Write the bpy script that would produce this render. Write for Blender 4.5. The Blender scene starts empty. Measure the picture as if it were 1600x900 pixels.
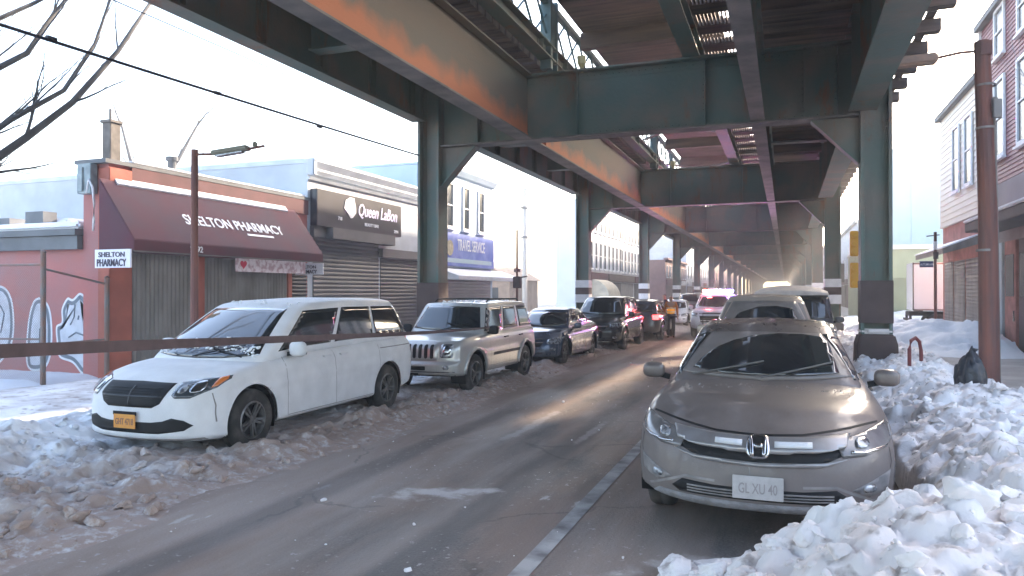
import bpy, bmesh, math, random
import numpy as np
from mathutils import Vector, Matrix
from mathutils.bvhtree import BVHTree
random.seed(7)
R = math.radians
scene = bpy.context.scene
COL = scene.collection

# ------------------------------------------------------------------ materials
MATS = {}
def mat(name, col, rough=0.6, metal=0.0, var=0.0, var2=None, scale=3.0, stretch=(1, 1, 1), bump=0.0, bscale=None,
        emit=None, estr=0.0, coat=0.0, detail=6.0, lo=0.35, hi=0.65, spec=None, coords='Object'):
    """Principled material; var2 = second colour mixed in by noise."""
    if name in MATS: return MATS[name]
    m = bpy.data.materials.new(name); m.use_nodes = True
    nt = m.node_tree; N = nt.nodes; L = nt.links
    b = N['Principled BSDF']
    b.inputs['Base Color'].default_value = (*col, 1); b.inputs['Roughness'].default_value = rough
    b.inputs['Metallic'].default_value = metal
    if spec is not None: b.inputs['Specular IOR Level'].default_value = spec
    if coat: b.inputs['Coat Weight'].default_value = coat; b.inputs['Coat Roughness'].default_value = 0.06
    if emit: b.inputs['Emission Color'].default_value = (*emit, 1); b.inputs['Emission Strength'].default_value = estr
    tc = N.new('ShaderNodeTexCoord'); mp = N.new('ShaderNodeMapping'); mp.inputs['Scale'].default_value = stretch
    if coords == 'World':
        g = N.new('ShaderNodeNewGeometry'); L.new(g.outputs['Position'], mp.inputs['Vector'])
    else: L.new(tc.outputs['Object'], mp.inputs['Vector'])
    if var or var2:
        no = N.new('ShaderNodeTexNoise'); no.inputs['Scale'].default_value = scale; no.inputs['Detail'].default_value = detail
        L.new(mp.outputs['Vector'], no.inputs['Vector'])
        mr = N.new('ShaderNodeMapRange'); mr.inputs['From Min'].default_value = lo; mr.inputs['From Max'].default_value = hi
        L.new(no.outputs['Fac'], mr.inputs['Value'])
        mx = N.new('ShaderNodeMix'); mx.data_type = 'RGBA'
        L.new(mr.outputs['Result'], mx.inputs['Factor'])
        c2 = var2 if var2 else tuple(max(0, c * (1 - var)) for c in col)
        mx.inputs['A'].default_value = (*col, 1); mx.inputs['B'].default_value = (*c2, 1)
        L.new(mx.outputs['Result'], b.inputs['Base Color'])
    if bump:
        nb = N.new('ShaderNodeTexNoise'); nb.inputs['Scale'].default_value = bscale or scale * 6; nb.inputs['Detail'].default_value = 5
        L.new(mp.outputs['Vector'], nb.inputs['Vector'])
        bu = N.new('ShaderNodeBump'); bu.inputs['Strength'].default_value = bump; bu.inputs['Distance'].default_value = 0.02
        L.new(nb.outputs['Fac'], bu.inputs['Height']); L.new(bu.outputs['Normal'], b.inputs['Normal'])
    MATS[name] = m
    return m

# ------------------------------------------------------------------ scene graph helpers
def tag(o, label=None, cat=None, group=None, kind=None):
    if label: o['label'] = label
    if cat: o['category'] = cat
    if group: o['group'] = group
    if kind: o['kind'] = kind
    return o
def empty(name, loc=(0, 0, 0), rz=0.0, **k):
    o = bpy.data.objects.new(name, None); COL.objects.link(o)
    o.location = loc; o.rotation_euler = (0, 0, rz); o.empty_display_size = .2
    return tag(o, **k)
def link_mesh(name, me, m, parent=None, smooth=False):
    o = bpy.data.objects.new(name, me); COL.objects.link(o)
    ms = m if isinstance(m, (list, tuple)) else [m]
    for q in ms:
        if q: me.materials.append(q)
    if smooth: me.polygons.foreach_set('use_smooth', [True] * len(me.polygons))
    if parent is not None:
        o.parent = parent
    return o

class MB:
    """collects geometry; build() links it as one mesh object.
    Coordinates are world unless the parent is an Empty made at the origin."""
    def __init__(s): s.v = []; s.f = []
    def add(s, vs, fs):
        o = len(s.v); s.v += [tuple(p) for p in vs]; s.f += [tuple(i + o for i in f) for f in fs]; return s
    def box(s, x0, x1, y0, y1, z0, z1):
        vs = [(x0, y0, z0), (x1, y0, z0), (x1, y1, z0), (x0, y1, z0), (x0, y0, z1), (x1, y0, z1), (x1, y1, z1), (x0, y1, z1)]
        return s.add(vs, [(0, 3, 2, 1), (4, 5, 6, 7), (0, 1, 5, 4), (1, 2, 6, 5), (2, 3, 7, 6), (3, 0, 4, 7)])
    def prism(s, pts, axis, a, b):
        """polygon pts in the two other axes (cyclic order), extruded from a to b on axis"""
        def mk(p, t):
            if axis == 0: return (t, p[0], p[1])
            if axis == 1: return (p[0], t, p[1])
            return (p[0], p[1], t)
        n = len(pts); vs = [mk(p, a) for p in pts] + [mk(p, b) for p in pts]
        fs = [tuple(range(n)), tuple(range(2 * n - 1, n - 1, -1))] + [(i, i + n, (i + 1) % n + n, (i + 1) % n) for i in range(n)]
        return s.add(vs, fs)
    def tube(s, pts, r, n=8, cap=True):
        P = [Vector(p) for p in pts]; rs = r if isinstance(r, (list, tuple)) else [r] * len(P)
        o = len(s.v); ref = Vector((0, 0, 1))
        for i, p in enumerate(P):
            d = (P[min(i + 1, len(P) - 1)] - P[max(i - 1, 0)]).normalized()
            rr = ref if abs(d.dot(ref)) < .95 else Vector((1, 0, 0))
            a = d.cross(rr).normalized(); b = d.cross(a)
            for k in range(n):
                t = 2 * math.pi * k / n; q = p + (a * math.cos(t) + b * math.sin(t)) * rs[i]; s.v.append(tuple(q))
        for i in range(len(P) - 1):
            for k in range(n):
                k2 = (k + 1) % n; s.f.append((o + i * n + k, o + i * n + k2, o + (i + 1) * n + k2, o + (i + 1) * n + k))
        if cap:
            s.f.append(tuple(o + k for k in range(n))[::-1]); s.f.append(tuple(o + (len(P) - 1) * n + k for k in range(n)))
        return s
    def bar(s, a, b, w, t, up=(0, 0, 1)):
        a = Vector(a); b = Vector(b); d = (b - a).normalized(); u = Vector(up)
        if abs(d.dot(u)) > .95: u = Vector((1, 0, 0))
        x = d.cross(u).normalized() * w / 2; y = x.cross(d).normalized() * t / 2
        vs = [a - x - y, a + x - y, a + x + y, a - x + y, b - x - y, b + x - y, b + x + y, b - x + y]
        return s.add(vs, [(0, 3, 2, 1), (4, 5, 6, 7), (0, 1, 5, 4), (1, 2, 6, 5), (2, 3, 7, 6), (3, 0, 4, 7)])
    def lathe(s, prof, n=24, axis='z', c=(0, 0, 0)):
        """prof = [(radius, height)...]"""
        o = len(s.v)
        for r, h in prof:
            for k in range(n):
                t = 2 * math.pi * k / n; a, b = r * math.cos(t), r * math.sin(t)
                p = (a, b, h) if axis == 'z' else ((h, a, b) if axis == 'x' else (a, h, b))
                s.v.append((p[0] + c[0], p[1] + c[1], p[2] + c[2]))
        for i in range(len(prof) - 1):
            for k in range(n):
                k2 = (k + 1) % n; s.f.append((o + i * n + k, o + i * n + k2, o + (i + 1) * n + k2, o + (i + 1) * n + k))
        return s
    def build(s, name, m, parent=None, smooth=False, bevel=0.0):
        me = bpy.data.meshes.new(name); me.from_pydata(s.v, [], s.f)
        bm = bmesh.new(); bm.from_mesh(me); bmesh.ops.recalc_face_normals(bm, faces=bm.faces)
        if bevel:
            es = [e for e in bm.edges if len(e.link_faces) == 2 and e.calc_face_angle(0) > .6]
            bmesh.ops.bevel(bm, geom=es, offset=bevel, segments=2, affect='EDGES', clamp_overlap=True)
        bm.to_mesh(me); bm.free()
        return link_mesh(name, me, m, parent, smooth)

def lettering(name, txt, size, origin, xd, yd, m, parent=None, depth=.006, sx=1.0, shear=0.0, align='LEFT'):
    cu = bpy.data.curves.new(name, 'FONT'); cu.body = txt; cu.size = size; cu.extrude = depth; cu.align_x = align
    cu.shear = shear; cu.offset = size * .012; cu.resolution_u = 3
    t = bpy.data.objects.new(name, cu); COL.objects.link(t); bpy.context.view_layer.update()
    dg = bpy.context.evaluated_depsgraph_get()
    me = bpy.data.meshes.new_from_object(t.evaluated_get(dg)); bpy.data.objects.remove(t)
    x = Vector(xd).normalized(); y = Vector(yd).normalized(); z = x.cross(y)
    M = Matrix(((x.x * sx, y.x, z.x, origin[0]), (x.y * sx, y.y, z.y, origin[1]), (x.z * sx, y.z, z.z, origin[2]), (0, 0, 0, 1)))
    me.transform(M); me.materials.clear(); me.name = name
    return link_mesh(name, me, m, parent)

# ------------------------------------------------------------------ numpy noise
rng = np.random.RandomState(3)
_T = rng.rand(512, 512)
def vnoise(x, y):
    xi = np.floor(x).astype(int); yi = np.floor(y).astype(int); fx = x - xi; fy = y - yi
    fx = fx * fx * (3 - 2 * fx); fy = fy * fy * (3 - 2 * fy)
    a = _T[xi % 512, yi % 512]; b = _T[(xi + 1) % 512, yi % 512]; c = _T[xi % 512, (yi + 1) % 512]; d = _T[(xi + 1) % 512, (yi + 1) % 512]
    return (a * (1 - fx) + b * fx) * (1 - fy) + (c * (1 - fx) + d * fx) * fy
def fbm(x, y, o=5):
    s = 0; a = .5
    for i in range(o): s = s + a * vnoise(x + 17.3 * i, y + 9.1 * i); x = x * 2.03; y = y * 2.03; a *= .5
    return s
_J = rng.rand(512, 512, 3)
def worley(x, y):
    xi = np.floor(x).astype(int); yi = np.floor(y).astype(int)
    best = np.full(x.shape, 9.); sec = np.full(x.shape, 9.); h = np.zeros(x.shape)
    for i in (-1, 0, 1):
        for j in (-1, 0, 1):
            J = _J[(xi + i) % 512, (yi + j) % 512]; d = np.hypot(xi + i + J[..., 0] - x, yi + j + J[..., 1] - y)
            m = d < best; sec = np.where(m, best, np.minimum(sec, d)); h = np.where(m, J[..., 2], h); best = np.where(m, d, best)
    return best, sec, h
def sstep(a, b, x):
    t = np.clip((x - a) / (b - a), 0, 1); return t * t * (3 - 2 * t)
def grid_mesh(name, X, Yv, Zf, m, skirt=None, **k):
    gx, gy = np.meshgrid(X, Yv); gz = Zf(gx, gy)
    V = np.stack([gx.ravel(), gy.ravel(), gz.ravel()], 1); nx = len(X); ny = len(Yv)
    i = (np.arange(ny - 1)[:, None] * nx + np.arange(nx - 1)[None, :]).ravel()
    F = np.stack([i, i + 1, i + nx + 1, i + nx], 1)
    if skirt is not None:
        keep = (gz.ravel()[F] > skirt).any(1); F = F[keep]
    me = bpy.data.meshes.new(name); me.from_pydata(V.tolist(), [], F.tolist())
    bm = bmesh.new(); bm.from_mesh(me); bmesh.ops.delete(bm, geom=[v for v in bm.verts if not v.link_faces], context='VERTS'); bm.to_mesh(me); bm.free()
    o = link_mesh(name, me, m, None, True); return tag(o, **k)

# ------------------------------------------------------------------ colours
M_steel = mat('steel_green', (.092, .145, .130), .6, var2=(.18, .155, .13), scale=1.1, detail=10, lo=.42, hi=.68, bump=.25, bscale=14, coords='World')
def rust_runs(m, lo=.56, hi=.66, col=(.20, .085, .045), sc=2.0):
    nt = m.node_tree; N = nt.nodes; L = nt.links; b = N['Principled BSDF']; old = b.inputs['Base Color'].links[0].from_socket
    g = N.new('ShaderNodeNewGeometry'); mp = N.new('ShaderNodeMapping'); mp.inputs['Scale'].default_value = (1, 1, .28); L.new(g.outputs['Position'], mp.inputs['Vector'])
    n = N.new('ShaderNodeTexNoise'); n.inputs['Scale'].default_value = sc; n.inputs['Detail'].default_value = 12; n.inputs['Roughness'].default_value = .7; L.new(mp.outputs['Vector'], n.inputs['Vector'])
    r = N.new('ShaderNodeMapRange'); r.inputs['From Min'].default_value = lo; r.inputs['From Max'].default_value = hi; r.inputs['To Max'].default_value = .8; L.new(n.outputs['Fac'], r.inputs['Value'])
    x = N.new('ShaderNodeMix'); x.data_type = 'RGBA'; L.new(r.outputs['Result'], x.inputs['Factor']); L.new(old, x.inputs['A']); x.inputs['B'].default_value = (*col, 1); L.new(x.outputs['Result'], b.inputs['Base Color'])
rust_runs(M_steel)
def orange_web_mat():
    m = mat('steel_orange_web', (.10, .11, .095), .75, var2=(.15, .115, .085), scale=.55, stretch=(1, .35, 2.2), lo=.30, hi=.62, detail=9, bump=.3, bscale=12, coords='World')
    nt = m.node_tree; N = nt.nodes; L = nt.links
    # orange band on the lower half of the web, top edge broken by noise
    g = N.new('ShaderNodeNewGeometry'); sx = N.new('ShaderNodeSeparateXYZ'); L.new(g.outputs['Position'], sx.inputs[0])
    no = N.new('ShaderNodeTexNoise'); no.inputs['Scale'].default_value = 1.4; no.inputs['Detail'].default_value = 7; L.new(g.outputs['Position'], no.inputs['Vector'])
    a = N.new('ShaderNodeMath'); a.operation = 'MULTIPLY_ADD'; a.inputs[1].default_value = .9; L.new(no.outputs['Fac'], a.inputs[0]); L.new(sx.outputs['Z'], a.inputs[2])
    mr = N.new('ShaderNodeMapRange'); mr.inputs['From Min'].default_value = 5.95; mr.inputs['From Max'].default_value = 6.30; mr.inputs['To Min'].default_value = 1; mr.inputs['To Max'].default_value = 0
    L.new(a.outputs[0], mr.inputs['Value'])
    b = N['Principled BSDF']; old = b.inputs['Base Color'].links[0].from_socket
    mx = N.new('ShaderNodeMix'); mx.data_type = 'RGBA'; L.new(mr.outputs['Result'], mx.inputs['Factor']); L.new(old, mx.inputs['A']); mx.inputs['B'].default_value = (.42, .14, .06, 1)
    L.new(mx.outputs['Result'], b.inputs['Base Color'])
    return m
M_orangeweb = orange_web_mat()
M_flange = mat('flange_pale', (.19, .175, .165), .8, var2=(.10, .10, .10), scale=2.2, detail=8, bump=.2, bscale=20, coords='World')  # light bounced off the snow is put into this pale flange grey
M_tie = mat('old_timber', (.075, .06, .055), .85, var2=(.16, .11, .09), scale=1.5, stretch=(.5, 5, 5), detail=8, bump=.4, bscale=10, coords='World')
M_lattice = mat('lattice_green', (.10, .17, .18), .6, var=.3, scale=4, coords='World')
M_concrete = mat('concrete', (.17, .16, .155), .85, var2=(.10, .09, .088), scale=3, bump=.3, bscale=40, coords='World')
M_brown = mat('brown_paint', (.085, .055, .055), .7, var=.4, scale=3, coords='World')
M_white = mat('white_paint', (.74, .74, .75), .6, var=.12, scale=4, coords='World')
M_black = mat('black_trim', (.012, .012, .014), .6, var=.3, scale=6, spec=.25)
M_rubber = mat('tyre_rubber', (.022, .021, .021), .85, var2=(.11, .095, .085), scale=5, detail=8, lo=.45, hi=.75)
M_rim = mat('alloy_rim', (.20, .20, .20), .45, .6, var=.5, scale=9)
M_rimdark = mat('dark_rim', (.08, .08, .085), .4, .7, var=.4, scale=9)
M_glass = mat('tinted_glass', (.012, .014, .017), .06, 0, coat=1.0, var2=(.05, .045, .04), scale=2.5, detail=8, lo=.5, hi=.9, spec=.8)
M_lens = mat('lamp_lens', (.40, .41, .43), .12, .2, var2=(.10, .10, .11), scale=14, lo=.45, hi=.55, coat=1)
M_chrome = mat('chrome_trim', (.55, .55, .56), .18, 1.0, var=.3, scale=8)
M_red = mat('red_lens', (.35, .02, .02), .2, emit=(1, .03, .03), estr=.12, coat=1)
M_amber = mat('amber_lens', (.65, .17, .03), .25, coat=1)

# ================================================================== GROUND
M_ground = mat('far_ground', (.30, .29, .29), .9, var=.3, scale=.2, coords='World')
tag(MB().add([(-600, -300, -.03), (600, -300, -.03), (600, 1200, -.03), (-600, 1200, -.03)], [(0, 1, 2, 3)]).build('ground', M_ground), kind='structure')

def road_material():
    m = bpy.data.materials.new('salted_asphalt'); m.use_nodes = True; nt = m.node_tree; N = nt.nodes; L = nt.links; b = N['Principled BSDF']
    g = N.new('ShaderNodeNewGeometry')
    def noise(sc, stretch, det=7, off=(0, 0, 0)):
        mp = N.new('ShaderNodeMapping'); mp.inputs['Scale'].default_value = stretch; mp.inputs['Location'].default_value = off; L.new(g.outputs['Position'], mp.inputs['Vector'])
        n = N.new('ShaderNodeTexNoise'); n.inputs['Scale'].default_value = sc; n.inputs['Detail'].default_value = det; n.inputs['Roughness'].default_value = .6; L.new(mp.outputs['Vector'], n.inputs['Vector']); return n.outputs['Fac']
    def rngm(v, a, c, t0=0, t1=1):
        r = N.new('ShaderNodeMapRange'); r.interpolation_type = 'SMOOTHSTEP'; r.inputs['From Min'].default_value = a; r.inputs['From Max'].default_value = c; r.inputs['To Min'].default_value = t0; r.inputs['To Max'].default_value = t1; L.new(v, r.inputs['Value']); return r.outputs['Result']
    def mix(f, A, B):
        x = N.new('ShaderNodeMix'); x.data_type = 'RGBA'
        L.new(f, x.inputs['Factor'])
        for k, q in (('A', A), ('B', B)):
            if isinstance(q, tuple): x.inputs[k].default_value = (*q, 1)
            else: L.new(q, x.inputs[k])
        return x.outputs['Result']
    def mul(a, c):
        x = N.new('ShaderNodeMath'); x.operation = 'MULTIPLY'; L.new(a, x.inputs[0])
        if isinstance(c, float): x.inputs[1].default_value = c
        else: L.new(c, x.inputs[1])
        return x.outputs[0]
    sx = N.new('ShaderNodeSeparateXYZ'); L.new(g.outputs['Position'], sx.inputs[0])
    base = mix(rngm(noise(60, (1, 1, 1), 3), .3, .7), (.045, .045, .048), (.12, .115, .112))
    salt = mix(rngm(noise(1.0, (1.3, .14, 1)), .38, .66), base, (.235, .20, .178))
    # brown salted slush film left by the wheels, wider toward the parked cars
    wx = rngm(sx.outputs['X'], -3.0, -4.6)
    edge = rngm(noise(1.6, (1.0, .25, 1), 8, (5, 2, 0)), .30, .62)
    ad = N.new('ShaderNodeMath'); ad.operation = 'ADD'; ad.use_clamp = True; L.new(wx, ad.inputs[0]); L.new(mul(edge, .45), ad.inputs[1])
    c = mix(mul(ad.outputs[0], .85), salt, (.35, .275, .235))
    # brownish patch in the lane centre and thin ice scabs
    c = mix(mul(rngm(noise(.8, (1.2, .35, 1), 6, (9, 0, 0)), .42, .62), .7), c, (.24, .17, .135))
    scab = rngm(noise(1.5, (1.6, .55, 1), 9, (3, 7, 0)), .655, .70)
    c = mix(mul(scab, .75), c, (.50, .46, .45))
    for (tx, tw) in ((-2.45, .16), (-4.05, .17)):
        d0 = N.new('ShaderNodeMath'); d0.operation = 'ADD'; d0.inputs[1].default_value = -tx; L.new(sx.outputs['X'], d0.inputs[0])
        d1 = N.new('ShaderNodeMath'); d1.operation = 'ABSOLUTE'; L.new(d0.outputs[0], d1.inputs[0])
        d2 = N.new('ShaderNodeMath'); d2.operation = 'MULTIPLY_ADD'; d2.inputs[1].default_value = .35; L.new(noise(1.2, (1, .3, 1), 7, (tx, 0, 0)), d2.inputs[0]); L.new(d1.outputs[0], d2.inputs[2])
        c = mix(mul(rngm(d2.outputs[0], tw + .26, tw + .08), .55), c, (.075, .07, .07))
    # hairline cracks, broken up by noise
    vm = N.new('ShaderNodeVectorMath'); vm.operation = 'MULTIPLY_ADD'; nz = N.new('ShaderNodeTexNoise'); nz.inputs['Scale'].default_value = 1.2; nz.inputs['Detail'].default_value = 6; L.new(g.outputs['Position'], nz.inputs['Vector'])
    L.new(nz.outputs['Color'], vm.inputs[0]); vm.inputs[1].default_value = (1.1, 1.1, 0); L.new(g.outputs['Position'], vm.inputs[2])
    vo = N.new('ShaderNodeTexVoronoi'); vo.feature = 'DISTANCE_TO_EDGE'; vo.inputs['Scale'].default_value = .42; L.new(vm.outputs[0], vo.inputs['Vector'])
    c = mix(mul(mul(rngm(vo.outputs['Distance'], .010, .003), rngm(noise(.7, (1, 1, 1), 4, (4, 4, 4)), .48, .60)), .4), c, (.05, .046, .045))
    grit = rngm(noise(16, (1, 1, 1), 10, (2, 2, 2)), .60, .66); grit2 = rngm(noise(1.1, (1, .4, 1), 5, (7, 7, 0)), .45, .62)
    c = mix(mul(mul(grit, grit2), .7), c, (.46, .42, .41))
    # thin smears of packed snow ground into the asphalt
    for (cx, cy, rx, ry, an, am) in ((-3.05, 6.1, .62, .20, .42, .8), (-.55, 5.1, .30, .34, 0, .6), (-1.05, 4.5, .22, .40, 0, .5), (-3.3, 9.9, .10, 1.5, 0, .3), (-2.4, 9.6, .08, 1.0, 0, .3)):
        v1 = N.new('ShaderNodeMapping'); v1.vector_type = 'TEXTURE'; v1.inputs['Location'].default_value = (cx, cy, 0); v1.inputs['Rotation'].default_value = (0, 0, an); v1.inputs['Scale'].default_value = (rx, ry, 1e6); L.new(g.outputs['Position'], v1.inputs['Vector'])
        ln_ = N.new('ShaderNodeVectorMath'); ln_.operation = 'LENGTH'; L.new(v1.outputs['Vector'], ln_.inputs[0])
        nn = N.new('ShaderNodeMath'); nn.operation = 'MULTIPLY_ADD'; nn.inputs[1].default_value = 2.6; L.new(noise(2.6, (1, 1, 1), 9, (cx, 2, 1)), nn.inputs[0]); L.new(ln_.outputs['Value'], nn.inputs[2])
        c = mix(mul(rngm(nn.outputs[0], 2.3, 1.75), am), c, (.55, .51, .50))
    # packed snow film between the kerb lane and the far lane further out
    L.new(c, b.inputs['Base Color'])
    L.new(rngm(noise(1.0, (1.2, .3, 1), 5, (1, 4, 0)), .4, .65, .55, .9), b.inputs['Roughness']); b.inputs['Specular IOR Level'].default_value = .3
    bu = N.new('ShaderNodeBump'); bu.inputs['Strength'].default_value = .6; bu.inputs['Distance'].default_value = .012
    L.new(noise(38, (1, 1, 1), 6), bu.inputs['Height']); L.new(bu.outputs['Normal'], b.inputs['Normal'])
    return m
M_road = road_material()
rd = MB().add([(-7.95, -30, -.004), (1.15, -30, -.004), (1.15, 420, -.004), (-7.95, 420, -.004)], [(0, 1, 2, 3)])
tag(rd.build('road', M_road), kind='structure')
cs = MB().add([(-120, 31.6, -.008), (-7.95, 31.6, -.008), (-7.95, 45.5, -.008), (-120, 45.5, -.008)], [(0, 1, 2, 3)])
cs.add([(1.15, 35.5, -.008), (120, 35.5, -.008), (120, 45.0, -.008), (1.15, 45.0, -.008)], [(0, 1, 2, 3)])
tag(cs.build('cross_street', M_road), kind='structure')
M_walk = mat('sidewalk_concrete', (.27, .255, .25), .8, var2=(.42, .40, .40), scale=1.2, detail=8, lo=.4, hi=.7, bump=.25, bscale=30, coords='World')
def sidewalk(x0, x1, y0, y1):
    m = MB(); y = y0
    while y < y1 - .01:
        ye = min(y + 30, y1); m.box(x0, x1, y, ye - .012, -.02, .13); y = ye
    tag(m.build('sidewalk', M_walk, bevel=.012), kind='structure')
sidewalk(-30, -7.95, -6, 31.5); sidewalk(-30, -7.95, 45.6, 400)
sidewalk(1.15, 30, -6, 35.4); sidewalk(1.15, 30, 45.1, 400)
M_line = mat('lane_paint', (.42, .40, .39), .75, var2=(.12, .11, .11), scale=3.5, detail=10, lo=.38, hi=.68, coords='World')
ln = MB()
ln.add([(-1.70, -2, .001), (-1.57, -2, .001), (-1.57, 60, .001), (-1.70, 60, .001)], [(0, 1, 2, 3)])
tag(ln.build('lane_marking', M_line), kind='structure')

# ------------------------------------------------------------------ snow
def snow_mat(name, clean, dirty, lo, hi, sc=1.2, mud=(.25, .18, .14), mlo=.60, mhi=.70):
    m = mat(name, clean, .65, var2=dirty, scale=sc, detail=10, lo=lo, hi=hi, bump=.5, bscale=18, coords='World')
    nt = m.node_tree; N = nt.nodes; L = nt.links; b = N['Principled BSDF']; old = b.inputs['Base Color'].links[0].from_socket
    g = N.new('ShaderNodeNewGeometry'); n = N.new('ShaderNodeTexNoise'); n.inputs['Scale'].default_value = 7; n.inputs['Detail'].default_value = 8; L.new(g.outputs['Position'], n.inputs['Vector'])
    r = N.new('ShaderNodeMapRange'); r.inputs['From Min'].default_value = mlo; r.inputs['From Max'].default_value = mhi; r.inputs['To Max'].default_value = .7; L.new(n.outputs['Fac'], r.inputs['Value'])
    x = N.new('ShaderNodeMix'); x.data_type = 'RGBA'; L.new(r.outputs['Result'], x.inputs['Factor']); L.new(old, x.inputs['A']); x.inputs['B'].default_value = (*mud, 1); L.new(x.outputs['Result'], b.inputs['Base Color'])
    b.inputs['Specular IOR Level'].default_value = .25
    return m
M_snow = snow_mat('kerb_snow', (.84, .82, .82), (.66, .59, .57), .35, .75, mud=(.24, .19, .17), mlo=.585, mhi=.69)
M_snowclean = snow_mat('clean_snow', (.80, .82, .85), (.70, .72, .76), .4, .7, mlo=.75, mhi=.85)
def slush_mat():
    m = snow_mat('road_slush', (.76, .78, .81), (.46, .45, .46), .38, .66, 2.6, mud=(.22, .18, .16), mlo=.58, mhi=.68)
    nt = m.node_tree; N = nt.nodes; L = nt.links; b = N['Principled BSDF']; old = b.inputs['Base Color'].links[0].from_socket
    g = N.new('ShaderNodeNewGeometry'); sx = N.new('ShaderNodeSeparateXYZ'); L.new(g.outputs['Position'], sx.inputs[0])
    n = N.new('ShaderNodeTexNoise'); n.inputs['Scale'].default_value = 1.3; n.inputs['Detail'].default_value = 9; L.new(g.outputs['Position'], n.inputs['Vector'])
    a = N.new('ShaderNodeMath'); a.operation = 'MULTIPLY_ADD'; a.inputs[1].default_value = 3.4; L.new(n.outputs['Fac'], a.inputs[0]); L.new(sx.outputs['X'], a.inputs[2])
    r = N.new('ShaderNodeMapRange'); r.inputs['From Min'].default_value = -5.7; r.inputs['From Max'].default_value = -3.9; L.new(a.outputs[0], r.inputs['Value'])
    n2 = N.new('ShaderNodeTexNoise'); n2.inputs['Scale'].default_value = 9; n2.inputs['Detail'].default_value = 10; n2.inputs['Roughness'].default_value = .7; L.new(g.outputs['Position'], n2.inputs['Vector'])
    r2 = N.new('ShaderNodeMapRange'); r2.inputs['From Min'].default_value = .66; r2.inputs['From Max'].default_value = .50; r2.inputs['To Min'].default_value = .35; L.new(n2.outputs['Fac'], r2.inputs['Value'])
    mm = N.new('ShaderNodeMath'); mm.operation = 'MULTIPLY'; L.new(r.outputs['Result'], mm.inputs[0]); L.new(r2.outputs['Result'], mm.inputs[1])
    x = N.new('ShaderNodeMix'); x.data_type = 'RGBA'; L.new(mm.outputs[0], x.inputs['Factor']); L.new(old, x.inputs['A']); x.inputs['B'].default_value = (.37, .28, .24, 1); L.new(x.outputs['Result'], b.inputs['Base Color'])
    return m
M_slush = slush_mat()

def left_h(x, y):
    e = -4.65 + .9 * (fbm(y * .35 + 3, x * 0 + 5, 3) - .5) + .35 * (fbm(x * 1.7, y * 1.7, 4) - .5)
    t = sstep(0, .8, e - x)
    h = t * (.035 + .05 * fbm(x * 1.3, y * .8, 4))
    h += sstep(-7.3, -8.3, x) * .14
    h += t * sstep(-8.9, -7.6, x) * sstep(-4.9, -5.5, x) * (.11 * (fbm(x * 9, y * 9, 4) - .42) + .05 * np.clip(worley(x * 13 + 2 * fbm(x * 5, y * 5, 2), y * 13)[2] - .45, 0, 1))
    lump = fbm(x * 3.1 + 40, y * 3.1, 5); b, s2, hh = worley(x * 5.5 + 3 * fbm(x * 2, y * 2, 2), y * 5.5)
    rough = sstep(-9.6, -7.0, x)
    h += t * rough * (.17 * np.clip(lump - .42, 0, 1) * 2.2 + .05 * hh * np.clip(s2 - b, 0, .35) * 2.2)
    h += np.exp(-((x + 8.05) / .55) ** 2) * .16 * (fbm(y * .9, x * .9, 4) * 1.5 + .1)
    h += sstep(-8.6, -9.4, x) * (.02 + .05 * fbm(x * .8, y * .8, 4))
    # trodden path / tyre ruts on the white shoulder
    h -= .05 * np.exp(-((x + 9.9 + .3 * np.sin(y * .6)) / .22) ** 2)
    # space cleared beneath the parked van
    inside = sstep(-7.9, -7.6, x) * sstep(-5.55, -5.9, x) * sstep(5.9, 6.5, y)
    h -= inside * .5 * h
    return np.where(t > 0.004, h - .012, -.03)
near = np.concatenate([np.arange(2.5, 13, .034), np.arange(13, 31.2, .11)])
grid_mesh('snow_cover', np.arange(-12.0, -3.9, .034), near, left_h, M_slush, skirt=-.008, kind='stuff', label='trampled bluish and brown snow beside and under the left parked cars', cat='snow')
def left_far(x, y):
    e = -4.5 + 1.2 * (fbm(y * .3, y * 0 + 5, 3) - .5); t = sstep(0, .7, e - x)
    return np.where(t > .01, t * (.06 + .14 * fbm(x * 1.5, y * 1.5, 4)) + sstep(-7.5, -8.4, x) * .15 - .01, -.03)
grid_mesh('snow_cover', np.arange(-11.9, -3.9, .2), np.arange(31.2, 120, .3), left_far, M_slush, skirt=-.008, kind='stuff', label='far strip of dirty snow along the left side of the road', cat='snow')
# snow on the open lot beside the pharmacy
def lot_h(x, y): return (.20 + .10 * fbm(x * .7, y * .7, 4) + .04 * fbm(x * 3, y * 3, 3)) * sstep(-11.3, -12.8, x)
grid_mesh('snow_cover', np.arange(-30, -11.2, .15), np.arange(-2, 10.6, .12), lot_h, M_snowclean, kind='stuff', label='smooth bluish snow in the fenced lot in front of the graffiti wall', cat='snow')

def bank_profile(x, y):
    # ridge along the kerb
    cx = 2.02 + .12 * np.sin(y * .8); w = 1.05
    ridge = np.exp(-np.abs((x - cx) / w) ** 2.6) * (.66 + .16 * (fbm(y * .7, x * .5, 3) - .5) * 2)
    ridge *= sstep(2.0, 3.0, y) * (1 - .45 * sstep(17, 24, y))
    # heap in front of the sedan, spilling across its right front corner
    a = (x + .75) / 4.4
    front = np.clip(sstep(-.95, .65, x + .10 * (y - 4.5)) * .66, 0, 1) * sstep(2.2, 3.4, y) * sstep(5.75, 4.75, y + .28 * np.clip(.7 - x, -1.0, 2))
    wide = sstep(5.6, 3.6, x) * sstep(.8, 1.6, x) * .62 * sstep(9.8, 7.0, y + .5 * (x - 2)) * sstep(2.0, 3.0, y)
    mound2 = .52 * np.exp(-(((x - 3.05) / .8) ** 2 + ((y - 12.6) / .8) ** 2)) * .7
    h = np.maximum(np.maximum(ridge, front), wide); h = np.maximum(h, mound2)
    return h
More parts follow.
